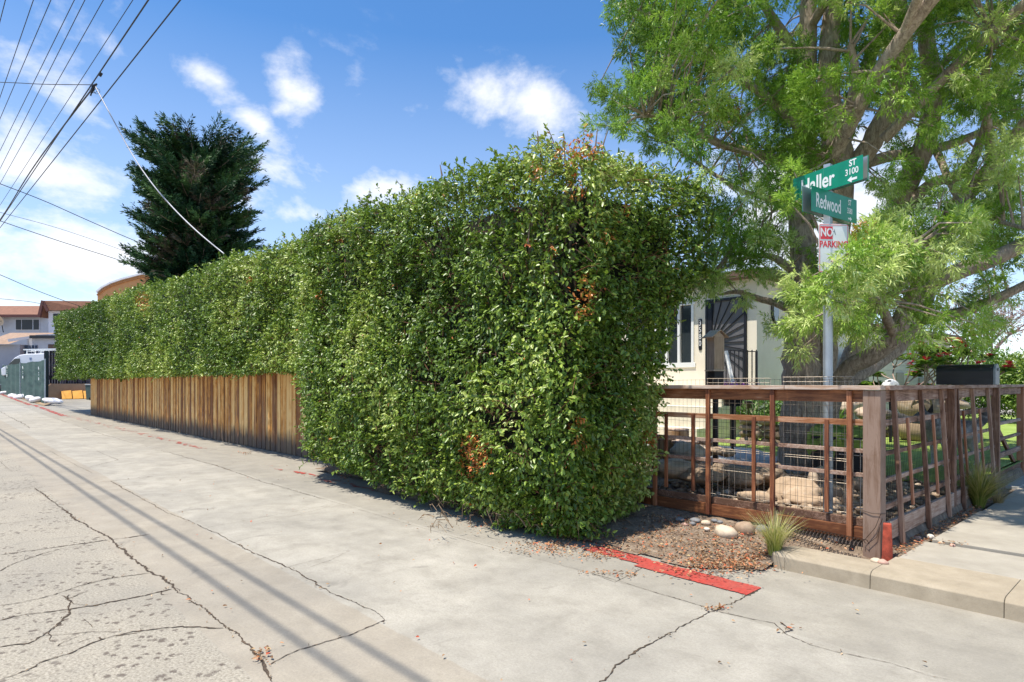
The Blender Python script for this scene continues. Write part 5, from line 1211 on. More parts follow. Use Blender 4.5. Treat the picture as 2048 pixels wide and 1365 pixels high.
# rocks inside the garden: (px, py, depth, half sizes, tone, label)
rocks = [(1375, 903, 8.6, (.22, .16, .13), .95, 'white rock with dark veins behind the fence beside the log seats'), (1392, 893, 8.9, (.16, .12, .05), .95, 'flat white rock lying on top of the veined white one'),
 (1440, 900, 8.8, (.2, .15, .06), .7, 'flat pale rock at the start of the garden path'), (1345, 935, 8.0, (.30, .3, .10), .75, 'broad sand coloured rock behind the left fence bay'), (1400, 947, 7.8, (.34, .25, .08), .35, 'dark flat rock behind the left fence bay'),
 (1465, 950, 7.8, (.38, .22, .12), .45, 'brown rough rock behind the second fence bay'), (1530, 950, 7.8, (.34, .22, .14), .5, 'brown rough rock just left of the tree foot'), (1510, 993, 6.9, (.24, .14, .06), .8, 'orange flat rock by the bottom board in the second bay'),
 (1590, 985, 7.3, (.30, .20, .15), .75, 'sandy pointed boulder in front of the tree foot'), (1620, 1000, 7.0, (.26, .15, .08), .72, 'sandy slab rock at the foot of the pointed boulder'), (1648, 985, 7.3, (.2, .15, .12), .6, 'brown boulder leaning by the grey sign post'),
 (1640, 945, 8.1, (.12, .1, .09), .9, 'small pale rock right of the tree foot'), (1626, 955, 7.9, (.07, .06, .10), .85, 'small upright pinkish rock beside the tree foot'), (1710, 965, 7.6, (.10, .09, .10), .8, 'pinkish rock behind the bay left of the corner post'), (1700, 1010, 6.8, (.10, .08, .09), .55, 'round brown rock low behind the bay left of the corner post'), (1735, 985, 7.0, (.09, .08, .12), .4, 'grey rock close behind the corner post'),
 (1745, 825, 12.0, (.35, .25, .14), .9, 'pale rock on the stone wall behind the corner post'), (1700, 812, 13, (.3, .2, .12), .95, 'white rock in the bed right of the sign post'), (1890, 800, 14.5, (.5, .3, .2), .92, 'white and pink rock next to the big boulder'), (1790, 835, 11.8, (.25, .2, .09), .8, 'pink flat rock in front of the big boulder')]
random.seed(17)
for i, (px, py, d, s, tone, lab) in enumerate(rocks):
    p = at(px, py, d); th = thing('rock', lab, 'rock', (p.x, p.y, p.z-s[2]), 0, 'rocks in the garden'); mb = MB(); rock(mb, (p.x, p.y, p.z-.02), s, i+20, tone, 14, .55); part(mb, 'stone', M_STONE, th, 0)
# rock-bed rubble: nobody could count it
mb = MB(); random.seed(6)
for _ in range(850):
    x_ = random.uniform(-4.7, -1.95); y_ = random.uniform(6.15, 9.4); s = random.uniform(.012, .05); rock(mb, (x_, y_, .22+.05*max(0, y_-6.3)/2+s*.3), (s*1.2, s, s*.7), random.randint(0, 60), random.uniform(.1, 1.0), 6, .3)
rub = mb.build('gravel', M_STONE); tag(rub, kind='stuff')
# green turf topped crate
M_TURF = bpy.data.materials['lawn_green']; M_VOID = mat_simple('black_plastic', (.008, .008, .010), .6, 0, .2, 5, 0)
for (p0, p1, zt_, zb_, lab) in ((at(1622, 880, 8.3), at(1752, 880, 7.9), .93, .33, 'black pet crate under a draped bright green turf mat behind the sign post'),):
    th = thing('pet_crate', lab, 'pet crate', ((p0.x+p1.x)/2, (p0.y+p1.y)/2, .25)); d = p1-p0; d.z = 0; L = d.length; d.normalize(); c = (p0+p1)/2; nrm = Vector((-d.y, d.x, 0)); a = math.atan2(d.y, d.x)
    mb = MB(); mb.box(c+nrm*.32+Vector((0, 0, -c.z+(zt_-.06+zb_)/2)), (L, .6, zt_-.06-zb_), a); part(mb, 'box', M_VOID, th, .01)
    V, F = [], []; nx_, ny_ = 26, 12
    for i in range(nx_+1):
        for j in range(ny_+1):
            u = (i/nx_-.5)*(L+.10); v = j/ny_*.9-.10; drop = 0
            if v < .0: drop = -v*1.2+.10+.06*math.sin(i*.9)+.04*math.sin(i*2.1)
            q = c+d*u+nrm*(v if v > 0 else -.02+.01*math.sin(i)); V.append((q.x-th.location.x, q.y-th.location.y, zt_-.03-drop+.02*math.sin(i*.5+j)+.10*max(0, v)-.25))
    F = [(i*(ny_+1)+j, (i+1)*(ny_+1)+j, (i+1)*(ny_+1)+j+1, i*(ny_+1)+j+1) for i in range(nx_) for j in range(ny_)]
    link('turf_mat', np_mesh('turf_mat', V, F, M_TURF, smooth=True), th)
sl_ = at(1497, 815, 12.4); th = thing('garden_lantern', 'small dark solar lantern on a stake in the bed right of the steps', 'lantern', (sl_.x, sl_.y, .7)); mb = MB()
mb.lathe([(.001, .16), (.09, .14), (.08, .12), (.055, .10), (.04, .02), (.015, 0), (.012, -.5)], (sl_.x, sl_.y, sl_.z-.03), 10); part(mb, 'lamp', mat_simple('bronze', (.09, .07, .05), .5, .5), th, 0)

# ------------------------------------------------------------------ dog
k = NT('dog_fur'); g = k.pos(); f = k.noise(k.pos((1, 1, 1)), 7, 4, .6, .5); f2 = k.noise(g, 60, 5, .7); s_ = k.n('ShaderNodeSeparateXYZ'); k.l(k.coord(), s_.inputs[0])
c = k.ramp(k.math('ADD', k.math('MULTIPLY', f, .6), k.math('MULTIPLY', s_.outputs[2], .75)), [(.62, (.78, .74, .70)), (.74, (.58, .55, .53)), (.86, (.17, .16, .16))]); c = k.mix(k.rng(f2, .4, .7, 0, .35), c, (.2, .19, .19)); k.bump(f2, 1, .02); M_FUR = k.out(c, .9)
def skin(name, verts, edges, radii, mat, parent, sub=2, root=0):
    me = bpy.data.meshes.new(name); me.from_pydata(verts, edges, []); o = link(name, me, parent); me.materials.append(mat)
    m_ = o.modifiers.new('s', 'SKIN'); m_.use_smooth_shade = True
    for i, r in enumerate(radii):
        v = me.skin_vertices[0].data[i]; v.radius = (r, r) if not isinstance(r, tuple) else r
        v.use_root = (i == root)
    s = o.modifiers.new('d', 'SUBSURF'); s.levels = sub; s.render_levels = sub; return o
dp = at(1905, 920, 9.3); dg = thing('dog', 'grey and white fluffy dog standing on the lawn behind the pavement fence', 'dog', (dp.x, dp.y, .31), math.atan2(-RIGHT.y, -RIGHT.x)+.25)
vs = [(-.28, 0, .56), (-.05, 0, .55), (.20, 0, .56), (.36, 0, .62), (.47, 0, .74), (.56, 0, .76), (.68, 0, .725), (.76, 0, .70),    # hips..nose
      (-.40, 0, .60), (-.52, .03, .68), (-.56, .06, .80), (-.46, .07, .86),                                                      # tail curled
      (.24, .11, .44), (.25, .11, .26), (.24, .11, .06), (.29, .11, .02), (.24, -.11, .44), (.22, -.11, .26), (.22, -.11, .06), (.27, -.11, .02),
      (-.30, .10, .42), (-.22, .10, .32), (-.36, .10, .20), (-.33, .10, .05), (-.28, .10, .02), (-.30, -.10, .42), (-.24, -.10, .32), (-.38, -.10, .20), (-.35, -.10, .05), (-.30, -.10, .02)]
ed = [(0, 1), (1, 2), (2, 3), (3, 4), (4, 5), (5, 6), (6, 7), (0, 8), (8, 9), (9, 10), (10, 11), (2, 12), (12, 13), (13, 14), (14, 15), (2, 16), (16, 17), (17, 18), (18, 19), (0, 20), (20, 21), (21, 22), (22, 23), (23, 24), (0, 25), (25, 26), (26, 27), (27, 28), (28, 29)]
rd = [.15, .15, .175, .14, .12, .115, .06, .04, .07, .07, .065, .04, .075, .045, .035, .035, .075, .045, .035, .035, .09, .06, .036, .034, .034, .09, .06, .036, .034, .034]
skin('body', vs, ed, rd, M_FUR, dg, 2, 1)
mb = MB()
for s in (-1, 1):
    mb.add([(.42, s*.035, .82), (.50, s*.03, .84), (.46, s*.10, .83), (.445, s*.075, .96)], [(0, 1, 3), (1, 2, 3), (2, 0, 3), (0, 2, 1)])
    rock(mb, (.60, s*.062, .775), (.014, .010, .014), 1, .5, 8, 0)
rock(mb, (.795, 0, .71), (.022, .022, .018), 1, .5, 8, 0); mb.build('ears_and_eyes', mat_simple('dog_dark', (.02, .018, .018), .5), dg, False)

# ================================================================== STONES AND FALLEN LEAVES IN FRONT OF THE FENCE
M_PEB = {}
def peb(px, py, s, tone, lab, z=.09):
    p = gnd(px, py, z)
    if z <= .12 and px < 1740:
        for _ in range(6): z = bed_z(p.x, p.y)+.006; p = gnd(px, py, z)
    key = tone
    if key not in M_PEB: M_PEB[key] = mat_simple('pebble_'+tone, {'cream': (.58, .47, .34), 'grey': (.20, .20, .20), 'pink': (.52, .32, .24), 'white': (.66, .58, .48), 'brown': (.34, .24, .16)}[tone], .7, 0, .2, 25, .3)
    th = thing('stone', lab, 'stone', (p.x, p.y, z-.03), 0, 'rounded stones along the foot of the fence'); mb = MB(); rock(mb, (p.x, p.y, z+s[2]*.35), s, len(M_PEB)*7+int(px), None, 14, .16); part(mb, 'stone_body', M_PEB[key], th, 0)
random.seed(8)
peb(1452, 1072, (.115, .085, .075), 'cream', 'large cream rounded stone below the second fence bay'); peb(1490, 1066, (.10, .08, .08), 'brown', 'large brown rounded stone half under the bottom board right of the cream one'); peb(1524, 1063, (.07, .06, .045), 'grey', 'grey stone under the batten left of the feather grass', .10)
peb(1412, 1048, (.048, .04, .028), 'cream', 'cream pebble alone left of the dark pebble pair'); peb(1414, 1060, (.034, .03, .018), 'white', 'small flat whitish pebble just below the lone cream pebble'); peb(1429, 1043, (.040, .032, .020), 'grey', 'dark slate pebble, left one of the pair'); peb(1440, 1046, (.034, .028, .018), 'grey', 'dark slate pebble, right one of the pair')
peb(1360, 1041, (.052, .045, .022), 'grey', 'flat grey pebble nearest the hedge foot'); peb(1370, 1051, (.034, .03, .02), 'pink', 'small pinkish pebble below the flat grey one'); peb(1385, 1049, (.034, .03, .02), 'grey', 'small grey pebble between the pinkish and cream ones'); peb(1391, 1043, (.06, .05, .026), 'grey', 'broad grey pebble under the first bottom board')
peb(1478, 1049, (.028, .025, .018), 'grey', 'tiny dark pebble against the bottom board'); peb(1668, 1084, (.075, .06, .055), 'white', 'pale egg shaped stone under the fence by the netting roll', .12); peb(1752, 1124, (.042, .035, .022), 'cream', 'cream pebble on the kerb top at the corner post foot', .135); peb(1765, 1127, (.045, .035, .025), 'pink', 'pink pebble on the kerb top at the corner post foot', .135)
peb(1836, 1078, (.03, .025, .02), 'pink', 'pinkish pebble at the joint of the pavement slabs', .135); peb(1861, 1076, (.035, .03, .025), 'white', 'whitish mauve pebble at the edge of the second slab', .14); peb(1884, 1088, (.03, .03, .02), 'cream', 'cream pebble in the gap between pavement slabs', .12); peb(1905, 1093, (.022, .022, .018), 'pink', 'small reddish pebble at the end of the slab gap', .135)

LITTER = mat_leaf('fallen_leaf', [(0, (.10, .05, .02)), (.35, (.26, .14, .07)), (.55, (.48, .33, .20)), (.75, (.50, .20, .08)), (.9, (.60, .10, .05)), (1, (.60, .50, .25))], .7, .1, (.5, .3, .1), .3, .1)
C = []; CR = []; zones = [  # px, py, sx, sy, n, z
    (1440, 1105, 60, 18, 1000, .07), (1500, 1125, 30, 8, 260, .04), (1340, 1060, 30, 10, 260, .07), (1310, 1090, 40, 12, 240, .03), (1420, 1135, 50, 10, 300, .03), (1540, 1120, 18, 6, 120, .03), (1470, 1210, 0, 0, 0, 0), (1550, 1180, 0, 0, 0, 0), (1560, 1150, 0, 0, 0, 0),
    (1435, 1218, 14, 2.5, 34, .006), (1575, 1262, 5, 3, 9, .006), (1100, 1095, 35, 9, 330, .01), (1190, 1110, 30, 6, 110, .01), (1200, 1148, 30, 3, 40, .006), (1255, 1152, 12, 6, 25, .006), (980, 1045, 50, 9, 160, .02), (490, 907, 7, 1.5, 60, .01), (520, 1312, 8, 8, 35, .006), (690, 958, 14, 5, 120, .01), (900, 1040, 60, 10, 60, .01), (1180, 1090, 60, 10, 240, .015), (200, 838, 8, 1, 16, .01)]
for px, py, a_, b_, n, z in zones:
    for _ in range(n):
        x_, y_ = random.gauss(px, a_), random.gauss(py, b_)
        if y_ < 800: continue
        p = gnd(x_, y_, z)
        if p.y > float(edge_y(p.x)) and p.x > -10: p.z = bed_z(p.x, p.y)+.008
        if p.x > -2.52 and p.y > 5.2: continue
        if p.y > 5.8: continue
        C.append(p)
for _ in range(900):   # strip of leaf mould between the pavement and the fence
    y_ = random.uniform(5.95, 9.8); C.append(Vector((random.uniform(-1.83, -1.64) if y_ < 6.55 or y_ > 6.75 else random.uniform(-1.8, -1.35), y_, .145)))
for pts, w in cracks:      # crumbs of leaf and soil caught in the joints
    if w < .01: continue
    W_ = [gnd(x, y) for x, y in pts]
    for a, b in zip(W_[:-1], W_[1:]):
        if a.length > 16: continue
        for _ in range(int((b-a).length*26*(w/.02))):
            t = random.random()
            if math.sin(t*9+a.x*7)+math.sin(t*23+a.y*5) > .1: p = a.lerp(b, t)+Vector((random.gauss(0, w*1.1), random.gauss(0, w*1.1), .006)); CR.append(p)
for _ in range(3000):
    x_, y_ = random.uniform(-4.3, -1.75), random.uniform(4.78, 5.9)
    if x_ > -2.5 and y_ < 5.63: continue
    if x_ > -2.9 and y_ < 4.75+(x_+2.9)*.8: continue
    if vnoise(np.array([[x_, y_, 0]]), 4.5, 6)[0] < .42 and random.random() < .8: continue
    CR.append(Vector((x_, y_, bed_z(x_, y_)+.010)))
for _ in range(420): C.append(Vector((random.uniform(-4.0, -1.95), random.uniform(5.5, 6.5), .14+.03*random.random())))
for _ in range(130): C.append(Vector((random.uniform(-12, 1.0), random.uniform(1.2, 4.9), .008)))
C = np.array([list(c) for c in C]); C[:, 2] += .006+RNG.random(len(C))*.012; n = len(C); a = RNG.random(n)*2*PI
A = np.stack([np.cos(a), np.sin(a), RNG.normal(size=n)*.25], 1); N = RNG.normal(size=(n, 3))*.35+np.array([0, 0, 1.]); L = .012+.024*RNG.random(n)
V, F = leaf_arrays(C, A, N, L, L*.5, .25, .15); o = link('fallen_leaves', np_mesh('fallen_leaves', V, F, LITTER, np.repeat(RNG.random(n), 2))); tag(o, kind='stuff')

C = np.array([list(c) for c in CR]); n = len(C); a = RNG.random(n)*2*PI; A = np.stack([np.cos(a), np.sin(a), RNG.normal(size=n)*.3], 1); N = RNG.normal(size=(n, 3))*.5+np.array([0, 0, 1.]); L = .006+.020*RNG.random(n)**1.5; C[:, 2] += .003
V, F = leaf_arrays(C, A, N, L, np.where(RNG.random(n) < .5, L*.2, L*.5), .3, .15); o = link('leaf_crumbs', np_mesh('leaf_crumbs', V, F, mat_leaf('leaf_crumb', [(0, (.07, .045, .03)), (.4, (.20, .12, .07)), (.75, (.40, .28, .17)), (1, (.58, .46, .32))], .8, .05, (.4, .3, .15), .2, .1), np.repeat(RNG.random(n), 2))); tag(o, kind='stuff')

# ================================================================== FAR LEFT
_, _, M_DARKW = mat_wood('dark_old_board', (.012, .010, .013), (.045, .036, .045), (.13, .11, .12), 'Z', .9, 7)
M_TAN = mat_simple('tan_block', (.40, .255, .16), .9, 0, .12, 1.5, .2); M_YEL = mat_simple('orange_board', (.72, .33, .035), .6, 0, .12, 5, .1)
XW = -57.0; zg = rz_(XW)
tw = thing('retaining_wall', 'tan retaining wall across the end of the driveway, orange boards leaning on it', 'wall', (XW, 8, zg)); mb = MB(); ya, yb2 = y_on(93, XW), y_on(178, XW)
mb.prism([(ya, zg-.3), (yb2+.6, zg-.3), (yb2+.6, zg+.85), (yb2, 1.50), (ya+.28, 1.50), (ya, 1.25)], 'X', XW-.3, XW); part(mb, 'wall_body', M_TAN, tw, 0)
for i, (p0, p1) in enumerate(((124, 145), (146, 167), (168, 186))):
    a_, b_ = y_on(p0, XW+.5), y_on(p1, XW+.5); th = thing('orange_board', ('left', 'middle', 'right')[i]+' one of three orange boards leaning on the tan wall', 'board', (XW+.4, (a_+b_)/2, zg), 0, 'orange boards on the tan wall'); mb = MB()
    mb.add([(XW+.62, a_, zg+.02), (XW+.62, b_-.03, zg+.04), (XW+.15, b_-.03, zg+.66), (XW+.15, a_, zg+.60), (XW+.56, a_, zg), (XW+.56, b_-.03, zg+.02), (XW+.09, b_-.03, zg+.64), (XW+.09, a_, zg+.58)], [(0, 1, 2, 3), (4, 7, 6, 5), (0, 4, 5, 1), (1, 5, 6, 2), (2, 6, 7, 3), (3, 7, 4, 0)]); part(mb, 'board', M_YEL, th, .01)
dw = thing('board_fence', 'dark weathered tall board fence above the tan retaining wall', 'fence', (XW-.6, 9, zg)); mb = MB(); y_ = y_on(88, XW-.6)
while y_ < y_on(200, XW-.6):
    t_ = (y_-y_on(88, XW-.6)); z1 = 3.95 if y_ < y_on(122, XW-.6) else (3.4 if y_ < y_on(140, XW-.6) else 2.2); mb.bb(XW-.62+random.uniform(-.02, .02), XW-.58, y_, y_+.15, .3, z1+random.uniform(-.05, .05)); y_ += .165
part(mb, 'boards', M_DARKW, dw, 0)
# bin
bn = at(186, 797, 46); bz = rz_(bn.x); th = thing('wheelie_bin', 'grey green wheelie bin peeking out behind the end of the picket fence', 'bin', (bn.x, bn.y, bz)); mb = MB(); mb.box((bn.x, bn.y, bz+.55), (.6, .6, 1.05), .8, 0, None, None, 1.15); part(mb, 'body', mat_simple('bin_plastic', (.10, .15, .14), .6), th, .03)
mb = MB(); mb.box((bn.x, bn.y, bz+1.12), (.74, .74, .08), .8); part(mb, 'lid', mat_simple('bin_lid', (.42, .45, .46), .5), th, .02)
for s in (-.2, .2):
    mb = MB(); mb.prism([(bn.y+s+.1*math.cos(q), bz+.1+.1*math.sin(q)) for q in np.linspace(0, 2*PI, 13)[:-1]], 'X', bn.x+.25, bn.x+.33); part(mb, 'wheel', M_DARK, th, 0)
# green windscreen fence
k = NT('green_screen'); pv = k.pos((1, 1, 1)); f = k.noise(k.pos((.2, 1, 3)), 2.2, 5, .6); f3 = k.noise(k.pos((1, 1, 12)), 6, 3, .6)
c = k.ramp(f, [(.3, (.02, .055, .048)), (.7, (.04, .095, .08))]); c = k.mix(k.rng(f3, .45, .7, 0, .35), c, (.05, .11, .09)); M_SCR = k.out(c, .75)
a0 = at(90, 766, 39.5); a1 = at(6, 766, 56); zA, zB = .30, .62; 
def scr(label, p, q, zp, zq, hp, hq, marks):
    th = thing('screen_fence', label, 'fence', (p.x, p.y, zp)); mb = MB(); n = 24; V = []
    d = Vector((q.x-p.x, q.y-p.y, 0)); nn_ = Vector((-d.y, d.x, 0)).normalized()
    for i in range(n+1):
        t = i/n; c0 = p.lerp(q, t)+nn_*(.05*math.sin(i*1.9)); zb_ = zp+(zq-zp)*t; h_ = hp+(hq-hp)*t; sag = -.06*abs(math.sin(t*PI*4))
        V += [(c0.x, c0.y, zb_), (c0.x, c0.y, zb_+h_+sag)]
    V2 = [(x-nn_.x*.02, y-nn_.y*.02, z) for x, y, z in V]; m = len(V)
    mb.add(V+V2, [(2*i, 2*i+2, 2*i+3, 2*i+1) for i in range(n)]+[(m+2*i, m+2*i+1, m+2*i+3, m+2*i+2) for i in range(n)]+[(2*i+1, 2*i+3, m+2*i+3, m+2*i+1) for i in range(n)]); sc_o = part(mb, 'screen_cloth', M_SCR, th, 0)
    for t in (0, .5, 1):
        c0 = p.lerp(q, t); mb = MB(); mb.tube([(c0.x, c0.y, zp+(zq-zp)*t-.2), (c0.x, c0.y, zp+(zq-zp)*t+hp+(hq-hp)*t+.06)], .04, 8); part(mb, 'post', M_GALV, th, 0)
    if marks:
        mb = MB(); u = d.normalized(); side = -nn_ if nn_.dot(Vector((0, -1, 0))) < 0 else nn_
        for px, ptop in ((16, 735), (48, 736), (80, 737)):
            t = (90-px)/84; dep = 39.5*56/(56-(56-39.5)*t) if False else 1/((1-t)/39.5+t/56); c0 = at(px, ptop, dep); base_p = Vector((c0.x, c0.y, 0))+side*.07; zz = c0.z; s_ = dep/39.5
            for (du, dz, w, h, rr_) in ((.04, .0, .07, .16, .9), (.0, -.26, .16, .05, 0), (-.03, -.38, .12, .05, 0), (-.03, -.60, .26, .16, 0)):
                cc = base_p+u*du+Vector((0, 0, zz+dz*1.15)); mb.bar(cc-Vector((0, 0, h/2))*s_-u*rr_*.1, cc+Vector((0, 0, h/2))*s_+u*rr_*.1, w*s_, .02, up=tuple(side))
        mb.build('printed_marks', M_SW, sc_o)
    return th
scr('green mesh screen fence with rows of small white marks along the far kerb', a0, a1, zA, zB, 2.72, 2.5, True)
a2_ = at(-70, 766, 85); scr('dark green screen fence piece cut by the left picture edge', at(12, 766, 57.5), at(-60, 766, 82), .7, 1.0, 2.2, 2.2, False)
# side leg of the screen, going away from the street
sA = Vector((a0.x, a0.y, 0)); mb = MB(); th = thing('screen_fence', 'narrow dark end panel of the screen fence in front of the dark boards', 'fence', (a0.x, a0.y, .3)); mb.bb(a0.x-.55, a0.x-.5, a0.y+.05, y_on(97, a0.x-.5), .35, 3.6); part(mb, 'screen_cloth', mat_simple('dark_screen', (.015, .03, .03), .8), th, 0)
# sandbags
M_BAG = mat_simple('white_sandbag', (.72, .70, .70), .8, 0, .12, 4, .4)
for i, (px, py, w) in enumerate(((4, 787, .9), (27, 792, .75), (40, 794, .8), (61, 796, .7), (72, 799, .9), (105, 801, 1.25))):
    dd = 1/((1-(90-px)/84)/38.6+((90-px)/84)/54) if px < 95 else 38.0; p = at(px, py, dd); labs = ['white sandbag cut by the left picture edge', 'white sandbag left one of the first pair along the screen fence', 'white sandbag right one of the first pair along the screen fence', 'white sandbag left one of the second pair along the screen fence', 'plump white sandbag right one of the second pair along the screen fence', 'flat grey white sack lying past the end post of the screen fence']
    th = thing('sandbag', labs[i], 'sandbag', (p.x, p.y, p.z-.15), 0, 'white sandbags holding down the screen fence'); mb = MB(); s = w*dd/38*.48; rock(mb, (0, 0, 0), (s*1.15, s*.6, .20 if i < 5 else .16), i+3, None, 14, .18); o = part(mb, 'bag', M_BAG, th, 0, world=False); o.location = (0, 0, .12); o.rotation_euler = (0, .15 if i % 2 else -.15, YAW-.2)
# strip of dry verge below the screen
mb = MB(); mb.add([(-46.5, 4.95, .20), (-48, 5.5, .3), (-90, 5.6, 1.02), (-90, 4.75, .95)], [(0, 1, 2, 3)]); vg = mb.build('verge', mat_simple('dry_verge', (.30, .21, .12), .95, 0, .3, 2, .5), fixn=False); tag(vg, kind='structure')
# raised ground behind the screen
mb = MB(); mb.prism([(-130, .2), (-58, .2), (-58, 1.30), (-130, 1.8)], 'Y', 5.75, 45); yd = mb.build('yard_ground', M_FAR); tag(yd, kind='structure')

# ---- van
vp = at(60, 735, 56.0); VZ = 1.86
vn = thing('van', 'white high-roofed van with a ladder rack parked behind the green screen fence', 'van', (vp.x, vp.y, VZ), math.atan2(RIGHT.y, RIGHT.x)+.18)
M_VW = mat_simple('van_white', (.80, .80, .83), .3, 0, .03, 3, 0)
prof = [(-1.75, .35), (-1.78, .95), (-1.55, 1.10), (-1.25, 1.22), (-.75, 1.88), (-.35, 2.14), (.2, 2.24), (1.7, 2.30), (1.78, 2.2), (1.8, .35)]
mb = MB(); mb.prism(prof, 'Y', -.95, .95); b_ = mb.build('body', M_VW, vn, False, bevel=.07)
mb = MB(); mb.prism([(-1.20, 1.27), (-.72, 1.80), (-.30, 1.84), (-.25, 1.27)], 'Y', -.965, -.955); mb.prism([(-1.20, 1.27), (-.72, 1.80), (-.30, 1.84), (-.25, 1.27)], 'Y', .955, .965); mb.build('side_window', M_GLASS, vn, False)
mb = MB(); mb.bb(-.1, 1.75, -.966, -.956, 1.0, 1.28); mb.build('side_stripe', mat_simple('van_teal', (.02, .10, .14), .4), vn, False)
mb = MB(); mb.bb(.45, .62, -.967, -.956, 1.72, 1.92); mb.build('side_mark', mat_simple('van_mark', (.20, .25, .40), .4), vn, False)
for xx in (-1.2, 1.2):
    for yy in (-.9, .72):
        mb = MB(); mb.prism([(xx+.34*math.cos(q), .34+.34*math.sin(q)) for q in np.linspace(0, 2*PI, 21)[:-1]], 'Y', yy, yy+.2); mb.build('wheel', M_DARK, vn, False)
mb = MB()
for yy in (-.6, .6): mb.bar((-.2, yy, 2.62), (3.0, yy, 2.72), .09, .10)
for xx in (.1, 1.2): mb.bar((xx, -.7, 2.50), (xx, .7, 2.50), .05, .05); mb.bb(xx-.03, xx+.03, -.7, -.64, 2.24, 2.6); mb.bb(xx-.03, xx+.03, .64, .7, 2.24, 2.6)
for xx in np.arange(0, 3, .4): mb.bar((xx, -.6, 2.62+.03*xx), (xx, .6, 2.62+.03*xx), .05, .05)
mb.build('ladder_rack', M_SW, vn, False)

# ---- parked car at the very edge (dark, with a blue and white cover on its nose)
cpx = at(2, 775, 62.0); th = thing('parked_car', 'dark car with a blue sunshade at the left picture edge behind the screen fence', 'car', (cpx.x, cpx.y, rz_(cpx.x)-.1), math.atan2(RIGHT.y, RIGHT.x)+2.6); mb = MB()
prof = [(-2.1, .35), (-2.15, .75), (-1.5, .92), (-.8, 1.42), (.6, 1.46), (1.3, 1.0), (2.05, .85), (2.15, .4)]
mb.prism(prof, 'Y', -.85, .85); mb.build('body', mat_simple('car_grey', (.10, .10, .12), .3, .3), th, False, bevel=.08)
mb = MB(); mb.prism([(1.32, 1.03), (.64, 1.44), (.6, 1.40), (1.26, 1.0)], 'Y', -.7, .7); mb.build('windscreen', mat_simple('sunshade_blue', (.12, .45, .80), .5), th, False)
for xx in (-1.3, 1.35):
    for yy in (-.86, .66):
        mb = MB(); mb.prism([(xx+.33*math.cos(q), .33+.33*math.sin(q)) for q in np.linspace(0, 2*PI, 21)[:-1]], 'Y', yy, yy+.2); mb.build('wheel', M_DARK, th, False)

# ---- houses far left
M_FGL = mat_simple('far_window_glass', (.02, .022, .025), .45, 0, .2, 2, 0)
M_RED = mat_simple('brown_red_shingle', (.24, .115, .07), .9, 0, .2, 3, .4); M_HW = mat_simple('house_white', (.50, .50, .53), .85, 0, .06, 2, 0); M_HW2 = mat_simple('house_white_bright', (.72, .70, .72), .85, 0, .05, 2, 0); M_HG = mat_simple('garage_grey', (.36, .36, .40), .85, 0, .05, 2, 0); M_TRIM = mat_simple('maroon_trim', (.10, .035, .03), .7, 0, .2, 3, 0)
class Face:      # a house described in its own frame; u runs to the right as seen from the alley, v runs away
    def __init__(s, px, d, yaw=.0):
        a = at(px, 766, d); s.o = Vector((a.x, a.y, 0)); s.d = d; s.a = math.atan2(RIGHT.y, RIGHT.x)+yaw
    def u(s, px): return (px-HX)/F_PX*s.d-(s.o-Vector((0, 0, 0))).dot(RIGHT)
    def z(s, py): return CAM_H+(HY-py)/F_PX*s.d
h1 = Face(0, 78.0); th = thing('house', 'two storey pale grey house with brown roof and satellite dish', 'house', (h1.o.x, h1.o.y, 1.5), h1.a)
def loc(F_, th_): return lambda mb, px0, px1, py0, py1, v0, v1: mb.bb(F_.u(px0), F_.u(px1), v0, v1, F_.z(py1)-th_.location.z, F_.z(py0)-th_.location.z)
B = loc(h1, th)
mb = MB(); B(mb, -40, 97, 628, 775, 0, 8)
for i in range(9): B(mb, -40, 97, 631+i*4, 631.8+i*4, -.03, 0)
mb.build('wall', M_HW, th, False)
mb = MB(); z1, z0 = h1.z(606)-1.5, h1.z(631)-1.5; u0, u1 = h1.u(-45), h1.u(92)
mb.add([(u0, -.7, z0), (u1, -.7, z0), (u1+.0, 3.2, z1), (u0, 3.2, z1), (u1, 8.7, z0), (u0, 8.7, z0), (u0, -.7, z0-.22), (u1, -.7, z0-.22)], [(0, 1, 2, 3), (3, 2, 4, 5), (0, 6, 7, 1)]); rf = mb.build('roof', M_RED, th, False, fixn=False)
mb = MB(); mb.bb(u0, u1, -.74, -.70, z0-.3, z0+.02); mb.build('fascia', M_TRIM, rf, False)
mb = MB(); B(mb, 32, 80, 639, 661, -.08, -.03); w_ = mb.build('window', M_HW2, th, False)
for a_, b_ in ((33, 43.5), (45, 66), (68, 79)):
    mb = MB(); B(mb, a_, b_, 640, 660, -.12, -.085); mb.build('pane', M_FGL, w_, False)
mb = MB(); cu, cz = h1.u(10), h1.z(643)-1.5
mb.add([(cu+.55*math.cos(q)*.95, -.9-.25*math.sin(q), cz+.6*math.sin(q)) for q in np.linspace(0, 2*PI, 17)[:-1]]+[(cu, -.6, cz)], [(i, (i+1) % 16, 16) for i in range(16)], 0, None, True); ds = mb.build('satellite_dish', mat_simple('dish_tan', (.55, .42, .30), .6), th, False, fixn=False)
mb = MB(); mb.bar((cu, -.62, cz), (cu+.05, -.3, cz-1.4), .06, .06); mb.bar((cu, -.9, cz-.5), (cu+.35, -1.5, cz-.1), .04, .04); mb.build('dish_mount', M_DARK, ds, False)
